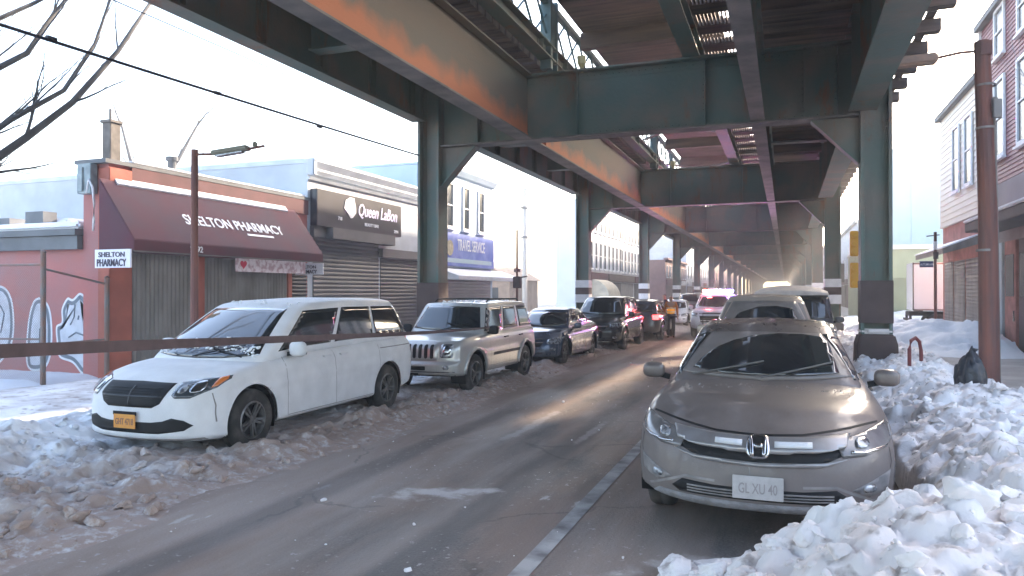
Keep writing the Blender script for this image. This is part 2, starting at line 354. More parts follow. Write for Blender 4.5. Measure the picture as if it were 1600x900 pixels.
def bank_h(x, y):
    p = bank_profile(x, y)
    dx = .35 * (fbm(x * 1.8, y * 1.8, 4) - .5); dy = .35 * (fbm(x * 1.8 + 30, y * 1.8, 4) - .5)
    p = .5 * p + .5 * bank_profile(x + dx * 1.4, y + dy * 1.4)
    lump = fbm(x * 2.3 + 11, y * 2.3, 5) - .45
    b, s2, hh = worley(x * 4.2 + 2 * dx, y * 4.2 + 2 * dy); b3, s3, h3 = worley(x * 11 + 4 * dx, y * 11)
    m = sstep(.04, .25, p)
    h = p + m * (.20 * lump + .14 * (hh - .4) * sstep(0, .18, s2 - b) + .045 * (h3 - .4) * sstep(0, .25, s3 - b3) + .10 * (fbm(x * 8, y * 8, 4) - .46))
    # keep clear of the parked cars
    car = sstep(.98, 1.08, x) + sstep(5.15, 4.95, y)
    h = np.where((x < 1.0) & (y > 5.35), -.03, h)
    return np.where(p < .012, -.03, h)
ys = np.concatenate([np.arange(2.0, 8.5, .028), np.arange(8.5, 16, .05), np.arange(16, 30, .12)])
grid_mesh('snow_bank', np.arange(-1.2, 5.7, .03), ys, bank_h, M_snow, skirt=-.01, kind='stuff', label='ploughed bank of lumpy pinkish white snow beside the grey sedan', cat='snow bank')
def mound_h(x, y):
    p = .62 * np.exp(-(((x - 4.4) / 1.6) ** 2 + ((y - 25.6) / 2.6) ** 2) ** 1.5) + .72 * np.exp(-(((x - 3.2) / 1.4) ** 2 + ((y - 29.5) / 3.2) ** 2)) + .4 * np.exp(-(((x - 5.4) / .7) ** 2 + ((y - 25.5) / 2.0) ** 2))
    p = np.clip(p, 0, .8); b, s2, hh = worley(x * 3, y * 3)
    h = p + sstep(.05, .3, p) * (.25 * (fbm(x * 1.8, y * 1.8, 5) - .45) + .12 * (hh - .4) * sstep(0, .2, s2 - b))
    return np.where(p < .03, -.03, h + .1)
grid_mesh('snow_bank', np.arange(1.2, 6.0, .06), np.arange(20.5, 35, .09), mound_h, M_snowclean, skirt=.02, kind='stuff', label='white shovelled snow mound on the far sidewalk by the grey shutter', cat='snow bank')
def corner_h(x, y):
    p = .9 * np.exp(-(((x - 8) / 5) ** 2 + ((y - 45.5) / 1.8) ** 2)) + .7 * np.exp(-(((x - 3) / 2.2) ** 2 + ((y - 36) / 2.0) ** 2))
    return np.where(p < .03, -.03, p + sstep(.05, .3, p) * .4 * (fbm(x * 1.2, y * 1.2, 5) - .45))
grid_mesh('snow_bank', np.arange(1.3, 16, .15), np.arange(33, 49, .15), corner_h, M_snowclean, skirt=-.01, kind='stuff', label='snow heaped at the side street corner by the pale green building', cat='snow bank')
def lcorner_h(x, y):
    p = 1.0 * np.exp(-(((x + 12.5) / 2.4) ** 2 + ((y - 33.5) / 1.5) ** 2)) + 1.1 * np.exp(-(((x + 11.5) / 2.6) ** 2 + ((y - 44.6) / 1.2) ** 2)) + .5 * np.exp(-(((x + 9) / 1.4) ** 2 + ((y - 31) / 1.5) ** 2))
    return np.where(p < .03, -.03, p + sstep(.05, .3, p) * .5 * (fbm(x * 1.2, y * 1.2, 5) - .45))
grid_mesh('snow_bank', np.arange(-18, -5.5, .15), np.arange(29, 48, .15), lcorner_h, M_snowclean, skirt=-.01, kind='stuff', label='bright snow heaped at the left street corner past the travel shop', cat='snow bank')

def chunk_mesh(name, items, m, **k):
    """items: (x,y,z,r) -> angular snow lumps in one stuff mesh"""
    bm = bmesh.new(); bmesh.ops.create_icosphere(bm, subdivisions=4, radius=1); V0 = np.array([v.co[:] for v in bm.verts]); F0 = np.array([[v.index for v in f.verts] for f in bm.faces]); bm.free()
    bm = bmesh.new(); bmesh.ops.create_icosphere(bm, subdivisions=2, radius=1); V1 = np.array([v.co[:] for v in bm.verts]); F1 = np.array([[v.index for v in f.verts] for f in bm.faces]); bm.free()
    VV = []; FF = []; o = 0; r_ = np.random.RandomState(5)
    for (x, y, z, r) in items:
        Vb, Fb = (V0, F0) if r > .055 else (V1, F1)
        V = Vb.copy()
        for q in range(9):
            n = r_.randn(3); n /= np.linalg.norm(n); d = r_.uniform(.30, .85); dt = V @ n; V -= np.outer(np.clip(dt - d, 0, None), n) * .93
        V *= np.array([r_.uniform(.8, 1.35), r_.uniform(.8, 1.35), r_.uniform(.6, .95)]) * r
        if r > .035:
            o3 = r_.uniform(0, 50); f = fbm(Vb[:, 0] * 1.6 + o3, Vb[:, 1] * 1.6 + Vb[:, 2] * 1.3 + o3, 5) - .47; f2 = fbm(Vb[:, 0] * 6 + o3, Vb[:, 1] * 6 + Vb[:, 2] * 5, 3) - .45
            V = V * (1 + .75 * f + .22 * f2)[:, None]
        a, b2 = r_.uniform(0, 6.28), r_.uniform(-.5, .5); ca, sa = math.cos(a), math.sin(a); cb, sb = math.cos(b2), math.sin(b2)
        V = V @ np.array([[1, 0, 0], [0, cb, -sb], [0, sb, cb]]) @ np.array([[ca, -sa, 0], [sa, ca, 0], [0, 0, 1]])
        VV.append(V + np.array([x, y, z])); FF.append(Fb + o); o += len(V)
    V = np.concatenate(VV); F = np.concatenate(FF)
    me = bpy.data.meshes.new(name); me.from_pydata(V.tolist(), [], F.tolist())
    ob = link_mesh(name, me, m, None, True)
    return tag(ob, **k)
r_ = np.random.RandomState(21)
def hz(f, x, y): return float(f(np.array([x]), np.array([y]))[0])
its = []
while len(its) < 2000:
    y = 3.0 + 13 * r_.rand() ** 1.7; x = r_.uniform(-1.0, 5.2)
    p = hz(bank_profile, x, y)
    if p < .03 or (x < 1.15 and y > 5.05): continue
    if x > 3.2 and r_.rand() < .5: continue
    r = .012 + .095 * r_.rand() ** 4.2 + (.03 if p < .3 else 0) * r_.rand()
    if y < 4.4: r *= .8
    its.append((x, y, hz(bank_h, x, y) + r * .05, r))
for (x, y, r) in [(-.05, 4.75, .10), (.2, 4.9, .13), (.47, 4.95, .11), (-.35, 4.6, .09), (-.55, 4.45, .08), (.75, 5.0, .14), (.1, 4.5, .12), (.55, 4.6, .16), (1.0, 4.9, .17), (.9, 4.4, .15), (-.2, 4.3, .11), (-.72, 4.2, .09), (.35, 4.2, .13), (1.3, 4.6, .14)]:
    its.append((x, y, hz(bank_h, x, y) + r * .1, r * .85))
chunk_mesh('snow_lumps', its, M_snow, kind='stuff', label='broken lumps of frozen snow lying over the near right snow bank', cat='snow lumps')
its = []
while len(its) < 1500:
    y = 2.5 + 26 * r_.rand() ** 1.9; x = -4.6 - 3.6 * r_.rand() ** 1.1
    h = hz(left_h, x, y)
    if h < .0: continue
    if -7.8 < x < -5.3 and y > 6.0 and r_.rand() < .6: continue
    r = .010 + .065 * r_.rand() ** 3.5
    its.append((x, y, h + r * .2, r))
chunk_mesh('snow_lumps', its, M_slush, kind='stuff', label='small crumbs of brown slush along the left parked cars', cat='snow lumps')
its = []
while len(its) < 75:
    y = r_.uniform(4, 26); x = r_.uniform(-4.7, -1.4) if r_.rand() < .8 else r_.uniform(-1.4, .2)
    if x > -1.4 and y > 5.2: continue
    its.append((x, y, .006, .006 + .030 * r_.rand() ** 3))
chunk_mesh('ice_crumbs', its, M_snow, kind='stuff', label='scattered white ice crumbs on the bare asphalt lane', cat='ice crumbs')
# ================================================================== ELEVATED RAILWAY
PITCH = 13.8; Y0 = 15.6
el = empty('elevated_railway', (-3.1, 15.6, 0), label='rusting green steel elevated railway running over the street on riveted columns', cat='elevated railway')
EO = Vector((-3.1, 15.6, 0))
def elp(mb, name, m, parent=None, smooth=False, bevel=0):
    o = mb.build(name, m, None, smooth, bevel)
    o.parent = parent or el
    if parent is None: o.data.transform(Matrix.Translation(-EO))
    else: o.data.transform(Matrix.Translation(-EO))
    return o
def igirder_y(mb, x, y0, y1, z0, z1, fw, stiff=1.7, fb=None):
    mb.box(x - .012, x + .012, y0, y1, z0 + .03, z1 - .03)
    (fb or mb).box(x - fw / 2, x + fw / 2, y0, y1, z0, z0 + .035); mb.box(x - fw / 2, x + fw / 2, y0, y1, z1 - .035, z1)
    for s in (-1, 1): mb.box(x + s * .02, x + s * .10, y0, y1, z0 + .036, z0 + .055); mb.box(x + s * .013, x + s * .03, y0, y1, z0 + .06, z0 + .16)
    y = y0 + .9
    while y < y1 - .3:
        for s in (-1, 1): mb.box(x + s * .013, x + s * (fw / 2 - .03), y, y + .018, z0 + .06, z1 - .04); mb.box(x + s * .013, x + s * .03, y - .08, y, z0 + .17, z1 - .05)
        y += stiff
NB = 20
for k in range(-2, NB):
    y = Y0 + k * PITCH
    near_ = k < 5
    # cross girder
    g = MB(); g.box(-7.5, 1.32, y - .012, y + .012, 5.24, 6.62); g.box(-7.5, 1.32, y - .21, y + .21, 6.62, 6.66)
    g.box(-7.5, 1.32, y - .03, y - .0125, 5.25, 5.38); g.box(-7.5, 1.32, y - .03, y - .0125, 6.45, 6.61)
    for xs in (-6.6, -4.25, -1.55, .35, .95): g.box(xs - .012, xs + .012, y - .16, y + .16, 5.26, 6.60); g.box(xs - .07, xs - .014, y - .032, y - .013, 5.39, 6.44)
    if 0 <= k < 3:
        def rivet(x, yy, z, ax='y', s=-1):
            r = .016
            if ax == 'y': g.add([(x - r, yy, z - r), (x + r, yy, z - r), (x + r, yy, z + r), (x - r, yy, z + r), (x, yy + s * .014, z)], [(0, 1, 4), (1, 2, 4), (2, 3, 4), (3, 0, 4)])
        x = -7.4
        while x < 1.3:
            for z in (5.30, 6.53): rivet(x, y - .031, z)
            x += .14
        for xs in (-6.6, -4.25, -1.55, .35, .95):
            z = 5.45
            while z < 6.42: rivet(xs - .042, y - .033, z); z += .13
    cg = elp(g, 'cross_girder', M_steel)
    f = MB(); f.box(-7.5, 1.32, y - .21, y + .21, 5.20, 5.236); elp(f, 'flange', M_flange, cg)
    for cx in (-7.8, 1.6):
        c = MB(); w = .27
        c.box(cx - w, cx - w + .03, y - .25, y + .25, .1, 6.9); c.box(cx + w - .03, cx + w, y - .25, y + .25, .1, 6.9)
        c.box(cx - w + .032, cx + w - .032, y - .015, y + .015, .1, 6.88)
        for s in (-1, 1):
            c.box(cx + s * (w - .033) - (.08 if s > 0 else 0), cx + s * (w - .033) + (0 if s > 0 else .08), y - .03, y - .017, .1, 6.85)
            c.box(cx + s * (w - .045) - .014, cx + s * (w - .045) + .014, y - .25, y - .20, .1, 6.8)
        if k in (0, 1):
            z = 1.2
            while z < 6.8:
                for xx in (cx - w + .07, cx + w - .07):
                    c.add([(xx - .015, y - .031, z - .015), (xx + .015, y - .031, z - .015), (xx + .015, y - .031, z + .015), (xx - .015, y - .031, z + .015), (xx, y - .044, z)], [(0, 1, 4), (1, 2, 4), (2, 3, 4), (3, 0, 4)])
                if cx < 0:
                    for yy in (y - .19, y + .19): c.add([(cx + w, yy - .015, z - .015), (cx + w, yy + .015, z - .015), (cx + w, yy + .015, z + .015), (cx + w, yy - .015, z + .015), (cx + w + .013, yy, z)], [(0, 1, 4), (1, 2, 4), (2, 3, 4), (3, 0, 4)])
                z += .14
        col = elp(c, 'column', M_steel)
        s = 1 if cx < 0 else -1; xi = cx + s * w
        b_ = MB(); b_.prism([(xi, 5.19), (xi + s * .85, 5.19), (xi + s * .70, 5.05), (xi + s * .10, 4.38), (xi, 4.30)], 1, y - .06, y + .06)
        b_.bar((xi + s * .02, y, 4.30), (xi + s * .86, y, 5.18), .30, .03, (0, 0, 1))
        elp(b_, 'bracket', M_steel, col)
        if near_ or k < 7:
            p = MB()
            if k == 0 or k == -1:
                p.prism([(cx - .38, .1), (cx + .38, .1), (cx + .35, .85), (cx + .295, 1.04), (cx - .295, 1.04), (cx - .35, .85)], 1, y - .36, y + .36); elp(p, 'plinth', M_brown, col, bevel=.03)
                q = MB(); q.box(cx - w - .012, cx + w + .012, y - .262, y + .262, 1.25, 2.05); elp(q, 'painted_band', M_brown, col)
                q = MB(); q.box(cx - w - .02, cx + w + .02, y - .27, y + .27, 1.045, 1.14); elp(q, 'snow_cap', M_snow, col, bevel=.03)
            else:
                p.box(cx - .36, cx + .36, y - .36, y + .36, .1, .7); elp(p, 'plinth', M_concrete, col, bevel=.03)
                for z0, z1, mm in ((1.39, 1.72, M_white), (1.73, 1.99, M_brown), (2.0, 2.30, M_white)):
                    q = MB(); q.box(cx - w - .012, cx + w + .012, y - .262, y + .262, z0, z1); elp(q, 'painted_band', mm, col)
    if k == NB - 1: break
    ya, yb = y + .02, y + PITCH - .02
    # outer girders over the column lines
    for gx, z0, z1, fw in ((-8.02, 5.80, 6.95, .34), (1.36, 5.26, 6.9, .50)):
        mb = MB(); igirder_y(mb, gx, ya + (.25 if True else 0), yb - .25, z0, z1, fw); elp(mb, 'outer_girder', M_steel)
    mb = MB(); fb = MB(); igirder_y(mb, -5.44, ya, yb, 5.22, 6.66, .36, 99, fb); o = elp(mb, 'track_girder', M_orangeweb); elp(fb, 'flange', M_flange, o)
    mb = MB(); fb = MB(); igirder_y(mb, -.52, ya, yb, 5.24, 6.62, .27, 2.3, fb); o = elp(mb, 'track_girder', M_steel); elp(fb, 'flange', M_flange, o)
    mb = MB(); igirder_y(mb, -1.82, ya, yb, 6.68, 7.05, .34, 3.0); elp(mb, 'stringer', M_steel)
    mb = MB(); igirder_y(mb, -4.9, ya, yb, 6.90, 7.22, .30, 3.0); lo_ = elp(mb, 'stringer', M_steel)
    # lattice railing on the left stringer
    if k < 9:
        l = MB(); l.box(-4.97, -4.83, ya, yb, 8.12, 8.24); n = 12; st = (yb - ya) / n
        for i in range(n):
            a, b = ya + i * st, ya + (i + 1) * st
            l.bar((-4.9, a, 7.22), (-4.9, b, 8.14), .02, .05, (1, 0, 0)); l.bar((-4.88, b, 7.22), (-4.88, a, 8.14), .02, .05, (1, 0, 0))
            if i % 4 == 0: l.box(-4.98, -4.82, a - .04, a + .04, 7.22, 8.13)
        l.box(-5.02, -4.78, yb - .32, yb - .16, 6.7, 8.3); l.box(-5.02, -4.78, ya + .1, ya + .2, 6.7, 8.3)
        elp(l, 'lattice_railing', M_lattice)
    # timber decks
    d = MB(); t = y + .1
    while t < y + PITCH - .1:
        d.box(-8.75, -5.25, t, t + .30, 6.97, 7.18 + .02 * random.random()); t += .36
    d.box(-8.75, -5.9, ya, yb, 7.21, 7.25); elp(d, 'track_ties', M_tie)
    d = MB(); t = y
    while t < y + PITCH - .05:
        d.box(-4.75, -1.45, t, t + .27, 8.30, 8.38 + .01 * random.random()); t += .28
    for t in (2.2, 6.8, 11.4): d.box(-4.8, -1.4, y + t, y + t + .22, 7.9, 8.295)
    elp(d, 'centre_deck', M_tie)
    d = MB(); t = y
    while t < y + PITCH - .05:
        d.box(-.42, 1.78, t, t + .27, 6.98, 7.10 + .015 * random.random()); t += .285
    for t in (2.4, 4.6, 6.9, 9.2, 11.4):
        d.box(-.5, 1.35, y + t, y + t + .20, 6.62, 6.92)
    o = elp(d, 'right_deck', M_tie)
    for t in (4.6, 9.2): d = MB(); d.box(-.5, 1.3, y + t - .09, y + t + .28, 6.54, 6.575); elp(d, 'crossbeam_flange', M_flange, o)
    d = MB()
    for t in (4.6, 9.2):
        d = MB(); d.box(-7.9, -5.5, y + t, y + t + .16, 6.141, 6.9); d.box(-7.9, -5.5, y + t - .08, y + t + .24, 6.11, 6.14); elp(d, 'crossbeam', M_steel)
    if k < 7:
        # gap with gratings between centre stringer and right girder; also the right walkway on outriggers
        d = MB(); t = y + .4
        while t < y + PITCH - .5:
            d.box(-1.64, -1.0, t, t + .50, 7.06, 7.18); t += 1.15
        for i in range(9): xx = -1.62 + i * .068; d.box(xx, xx + .030, y + .1, y + PITCH - .1, 7.07, 7.11)
        d.box(-.99, -.46, y + .1, y + PITCH - .1, 7.0, 7.06)
        elp(d, 'gap_grating', M_tie)
        t = y + .35
        while t < y + PITCH - .3:
            d = MB(); d.box(1.62, 2.78, t, t + .24, 6.82, 7.06); d.box(2.55, 2.63, t + .05, t + .13, 7.06, 8.1); d.bar((2.59, t + .09, 7.75), (2.15, t + .09, 7.08), .05, .05)
            elp(d, 'outrigger', M_tie); t += 1.38
        d = MB()
        for i in range(9):
            if i in (5,): continue
            xx = 1.70 + i * .085; d.box(xx, xx + .038 + (.02 if i > 5 else 0), y + .1, y + PITCH - .1, 7.09, 7.13)
        d.box(2.56, 2.62, ya, yb, 8.04, 8.10); d.box(2.57, 2.61, ya, yb, 7.6, 7.64); d.box(2.5, 2.66, ya, yb, 7.065, 7.11)
        elp(d, 'walkway', M_tie)
        # lateral bracing between the centre stringers
        d = MB()
        for a, b in ((2.5, 6.6), (7.0, 11.2)):
            d.bar((-4.8, y + a, 7.3), (-1.6, y + b, 7.3), .14, .05); d.bar((-1.6, y + a, 7.38), (-4.8, y + b, 7.38), .14, .05)
        elp(d, 'lateral_brace', M_flange)
    # lamp fittings, conduit
    if k in (0, 1, 2):
        d = MB(); d.tube([(-4.15, y - .05, 6.62), (-4.15, y - .12, 6.8), (-4.15, y - .14, 6.95)], [.03, .09, .10], 10); elp(d, 'lamp_fitting', mat('cream_enamel', (.55, .48, .25), .4))

# ================================================================== BUILDINGS (left)
def at(o, p):  # move a world-space mesh under a parent empty at p
    return o
class Bld:
    def __init__(s, name, loc, label, cat='building', group=None):
        s.o = empty(name, loc, label=label, cat=cat, group=group); s.loc = Vector(loc)
    def part(s, name, mb, m, parent=None, smooth=False, bevel=0, label=None):
        o = mb.build(name, m, None, smooth, bevel) if isinstance(mb, MB) else mb
        o.data.transform(Matrix.Translation(-s.loc)); o.parent = parent or s.o
        if label: o['label'] = label
        return o
    def text(s, txt, size, org, xd, yd, m, parent=None, **k):
        o = lettering('lettering', txt, size, org, xd, yd, m, None, **k); o.data.transform(Matrix.Translation(-s.loc)); o.parent = parent or s.o; return o
    def window_x(s, X, sgn, y0, y1, z0, z1, mf, mp, fr=.07, sill=True):
        """window on a wall plane x = X facing sgn"""
        f = MB(); a, b = (X, X + sgn * .06) if sgn > 0 else (X - .06, X)
        f.box(a, b, y0 - fr, y0, z0 - fr, z1 + fr); f.box(a, b, y1, y1 + fr, z0 - fr, z1 + fr); f.box(a, b, y0, y1, z0 - fr, z0); f.box(a, b, y0, y1, z1, z1 + fr)
        f.box(a + .01, b - .02, y0, y1, (z0 + z1) / 2 - .025, (z0 + z1) / 2 + .025)
        w = s.part('window', f, mf)
        p = MB(); c, d = (X + .004, X + .012) if sgn > 0 else (X - .012, X - .004); p.box(c, d, y0, y1, z0, z1); s.part('pane', p, mp, w)
        if sill:
            q = MB(); e, g = (X, X + .12) if sgn > 0 else (X - .12, X); q.box(e, g, y0 - fr - .05, y1 + fr + .05, z0 - fr - .07, z0 - fr - .003); s.part('sill', q, mf, w)
        return w

M_redwall = mat('painted_red_wall', (.42, .145, .13), .8, var2=(.34, .17, .165), scale=1.2, detail=8, bump=.3, bscale=24, coords='World')
M_orangered = mat('orange_red_paint', (.42, .13, .09), .8, var=.25, scale=2, coords='World', bump=.2)
M_awning = mat('maroon_canvas', (.10, .02, .034), .8, var2=(.075, .03, .045), scale=1.5, bump=.15, bscale=50, coords='World')
M_gate = mat('galvanised_gate', (.27, .25, .235), .6, .3, var2=(.17, .155, .145), scale=3, stretch=(1, 1, .4), coords='World')
M_shutter = mat('grey_shutter', (.13, .125, .13), .6, .1, var=.25, scale=1.2, coords='World')
M_shutdark = mat('dark_shutter', (.07, .068, .072), .6, .1, var=.25, scale=1.2, coords='World')
M_pwhite = mat('pale_facade', (.50, .54, .58), .8, var=.15, scale=1.5, coords='World', bump=.15)
M_text = mat('white_lettering', (.82, .82, .84), .5)
M_textdk = mat('dark_lettering', (.05, .04, .08), .5)
M_pane = mat('window_pane', (.03, .04, .05), .25, spec=.3)
M_roofgrey = mat('grey_roof', (.16, .17, .18), .8, var=.3, scale=2, coords='World')

def ribbed(mb, x, y0, y1, z0, z1, step=.11, depth=.035, vertical=True):
    """ribbed sheet on x plane facing +x"""
    t = y0 if vertical else z0; end = y1 if vertical else z1
    pts = []; i = 0
    while t < end + 1e-6:
        pts += [(t, 0), (min(t + step * .35, end), depth), (min(t + step * .6, end), depth), (min(t + step * .95, end), 0)]; t += step
    vs = []; fs = []
    for i, (q, d) in enumerate(pts):
        vs += [(x + d, q, z0), (x + d, q, z1)] if vertical else [(x + d, y0, q), (x + d, y1, q)]
        if i: fs.append((2 * i - 2, 2 * i, 2 * i + 1, 2 * i - 1))
    mb.add(vs, fs); mb.box(x - .05, x - .002, y0, y1, z0, z1)

B = Bld('pharmacy', (-14, 13.5, 0), 'low red corner pharmacy with maroon awning, rolling gates and graffiti on its side wall', 'shop')
w = MB(); w.box(-12.7, -12.05, 10.42, 16.6, .1, 4.28); w.box(-24, -12.71, 10.44, 16.6, .1, 2.92); B.part('wall', w, M_redwall)
for bx4 in ((-12.28, -11.98, 10.38, 10.90, .1, 4.2), (-12.04, -11.98, 12.58, 12.82, .1, 2.9), (-12.04, -11.98, 15.72, 15.88, .1, 2.9)): w = MB(); w.box(*bx4); B.part('pilaster', w, M_orangered, bevel=.01)
w = MB(); w.box(-12.8, -11.99, 10.3, 16.65, 4.281, 4.36); B.part('coping', w, M_roofgrey)
w = MB(); w.box(-12.75, -12.02, 10.95, 16.5, 4.362, 4.42); B.part('roof_snow', w, M_snowclean, bevel=.02)
w = MB(); w.box(-24, -12.72, 10.25, 16.6, 2.93, 3.05); w.box(-24, -12.72, 10.30, 10.42, 2.66, 2.92); rf = B.part('roof', w, M_roofgrey)
w = MB(); w.box(-15.5, -12.75, 10.34, 13.5, 3.052, 3.20); w.box(-14.5, -13.6, 10.8, 12, 3.2, 3.34); B.part('roof_snow', w, M_snowclean, rf, bevel=.05)
w = MB(); w.box(-24, -15.0, 10.6, 12.4, 3.06, 3.36); w.box(-14.4, -13.9, 10.5, 10.8, 3.06, 3.45); B.part('rooftop_unit', w, M_roofgrey, rf)
w = MB(); w.box(-12.46, -12.24, 10.62, 10.86, 4.36, 5.12); w.box(-12.49, -12.21, 10.59, 10.89, 5.12, 5.18); w.tube([(-12.38, 10.74, 5.18), (-12.38, 10.74, 5.42)], .03); B.part('chimney', w, mat('sooty_brick', (.20, .18, .16), .9, var=.4, scale=6, coords='World'), bevel=.01)
w = MB(); w.tube([(-12.4, 12.3, 4.4), (-12.4, 12.3, 4.66)], .09, 12); w.tube([(-12.4, 12.3, 4.66), (-12.4, 12.3, 4.74)], .13, 12); B.part('roof_vent', w, M_roofgrey)
w = MB(); w.box(-12.63, -12.28, 10.22, 10.375, 3.70, 4.27); w.box(-12.60, -12.46, 10.19, 10.218, 3.74, 4.2); B.part('electrical_box', w, mat('weathered_zinc', (.30, .36, .38), .6, .3, var=.4, scale=6), bevel=.01)
w = MB(); w.tube([(-12.40, 10.24, 3.70), (-12.30, 10.2, 3.95), (-12.2, 10.2, 3.8), (-12.16, 10.2, 3.5), (-12.17, 10.2, 3.2), (-12.3, 10.3, 3.0)], .022, 8); B.part('conduit', w, M_white, smooth=True)
w = MB(); w.box(-12.046, -12.0, 10.91, 16.59, 3.9, 4.275); B.part('fascia', w, mat('dark_maroon_parapet', (.13, .05, .055), .8, var=.3, scale=2, coords='World'))
# awning
pr = [(-12.0, 3.97), (-11.12, 2.80), (-11.12, 2.60), (-12.0, 2.60)]
w = MB(); w.prism(pr, 1, 10.16, 16.0); aw = B.part('awning', w, M_awning, bevel=.012)
w = MB(); w.box(-11.14, -11.105, 10.15, 16.01, 2.575, 2.598); B.part('trim', w, M_flange, aw)
w = MB(); w.prism([(-12.0, 4.02), (-11.90, 3.90), (-11.92, 3.87), (-12.0, 3.98)], 1, 10.5, 15.6); B.part('snow_strip', w, M_snowclean, aw)
up = Vector((-.88, 0, 1.17)).normalized(); nn = Vector((1.17, 0, .88)).normalized()
def onaw(y, s): p = Vector((-11.12, y, 2.80)) + up * s + nn * .006; return (p.x, p.y, p.z)
B.text('SHELTON PHARMACY', .37, onaw(11.72, .52), (0, 1, 0), up, M_text, aw, sx=.85)
w = MB(); p0 = Vector(onaw(13.45, .40)); w.bar(tuple(p0), tuple(Vector(onaw(14.35, .40))), .05, .012, tuple(nn)); B.part('underline', w, M_text, aw)
B.text('2992', .17, (-11.113, 11.5, 2.635), (0, 1, 0), (0, 0, 1), M_text, aw)
for y0, y1, mm in ((10.95, 12.55, M_gate), (12.85, 15.70, M_gate)):
    w = MB(); ribbed(w, -12.03, y0, y1, .12, 2.6); B.part('rolling_gate', w, mm)
w = MB(); ribbed(w, -12.04, 15.92, 16.55, .12, 2.6, .1, .03, False); B.part('rolling_gate', w, M_shutdark)
w = MB(); w.box(-12.02, -11.15, 10.10, 10.135, 2.28, 2.62); sg = B.part('sign', w, mat('sign_white', (.78, .78, .85), .5), label='small white sign at the left end of the awning')
B.text('SHELTON', .13, (-11.93, 10.095, 2.48), (1, 0, 0), (0, 0, 1), M_textdk, sg, sx=1.15)
B.text('PHARMACY', .19, (-11.97, 10.095, 2.31), (1, 0, 0), (0, 0, 1), M_textdk, sg, sx=.72)
w = MB(); w.box(-12.0, -11.15, 16.03, 16.06, 2.28, 2.57); sg = B.part('sign', w, MATS['sign_white'], label='small white sign at the right end of the awning')
B.text('SHELTON', .11, (-11.93, 16.025, 2.44), (1, 0, 0), (0, 0, 1), M_textdk, sg, sx=1.2)
B.text('PHARMACY', .13, (-11.95, 16.025, 2.31), (1, 0, 0), (0, 0, 1), M_textdk, sg, sx=.9)
w = MB(); w.box(-11.22, -11.19, 12.9, 15.35, 2.28, 2.57); bn = B.part('banner', w, mat('banner_pinkish', (.70, .62, .64), .6, var2=(.45, .30, .32), scale=9, lo=.45, hi=.6, coords='World'), label='pale banner with a red heart hung under the awning')
w = MB(); h = []
for i in range(24):
    t = 2 * math.pi * i / 24; h.append((13.12 + .0065 * 16 * math.sin(t) ** 3, 2.44 + .0065 * (13 * math.cos(t) - 5 * math.cos(2 * t) - 2 * math.cos(3 * t) - math.cos(4 * t))))
w.prism(h, 0, -11.188, -11.182); B.part('heart', w, mat('heart_red', (.55, .03, .07), .5), bn)
# graffiti on the side wall: bubble letters, outline then fill
M_grw = mat('graffiti_white', (.72, .73, .76), .7, var=.15, scale=4, coords='World'); M_grg = mat('graffiti_grey', (.17, .20, .24), .7, var=.3, scale=3, coords='World'); M_grf = mat('graffiti_fill', (.60, .62, .68), .7, var=.2, scale=5, coords='World')
def smooth_poly(pts, n=6):
    out = []; N = len(pts)
    for i in range(N):
        p0, p1, p2, p3 = [Vector(pts[(i + j) % N]) for j in (-1, 0, 1, 2)]
        for k in range(n):
            t = k / n; out.append(tuple(.5 * ((2 * p1) + (-p0 + p2) * t + (2 * p0 - 5 * p1 + 4 * p2 - p3) * t * t + (-p0 + 3 * p1 - 3 * p2 + p3) * t ** 3)))
    return out
def grow(pts, d):
    N = len(pts); out = []
    A = sum(pts[i][0] * pts[(i + 1) % N][1] - pts[(i + 1) % N][0] * pts[i][1] for i in range(N)); sg_ = 1 if A > 0 else -1
    for i in range(N):
        a = Vector(pts[i - 1]); b = Vector(pts[(i + 1) % N]); t = (b - a).normalized(); out.append((pts[i][0] + sg_ * t.y * d, pts[i][1] - sg_ * t.x * d))
    return out
gr = [[(-15.6, .35), (-15.2, .3), (-14.95, .45), (-14.7, .75), (-14.62, 1.2), (-14.7, 1.7), (-14.95, 1.95), (-15.3, 1.9), (-15.7, 1.6)],
      [(-14.25, .35), (-13.85, .28), (-13.62, .5), (-13.55, 1.0), (-13.62, 1.5), (-13.85, 1.72), (-14.1, 1.62), (-14.25, 1.1)],
      [(-13.35, .55), (-13.0, .45), (-12.75, .25), (-12.5, .25), (-12.45, .55), (-12.55, .8), (-12.3, .95), (-12.35, 1.35), (-12.6, 1.3), (-12.6, 1.65), (-12.8, 1.82), (-13.0, 1.70), (-13.15, 1.72), (-13.3, 1.5), (-13.3, 1.25), (-13.45, 1.15), (-13.42, .8)]]
w1 = MB(); w2 = MB(); w3 = MB()
for i, g_ in enumerate(gr):
    sp = smooth_poly(g_)
    w1.prism(sp, 1, 10.439, 10.437 - .0); w2.prism(grow(sp, -.045), 1, 10.436, 10.434); w3.prism(grow(sp, -.12 if i else -.11), 1, 10.433, 10.431)
g1 = B.part('graffiti', w1, M_grw); B.part('shade', w2, M_grg, g1); B.part('fill', w3, M_grf, g1)
w4 = MB()
for pts in ([(-13.05, 1.2), (-12.95, 1.35), (-12.93, 1.6)], [(-13.1, .95), (-12.9, 1.05), (-12.7, 1.0)], [(-12.85, 1.3), (-12.83, 1.38)], [(-13.9, .6), (-13.88, 1.1), (-13.8, 1.25)], [(-15.0, 1.0), (-14.9, 1.4), (-15.05, 1.6)]):
    w4.tube([(a, 10.430, b) for a, b in pts], .016, 6)
B.part('stroke', w4, M_grg, g1)

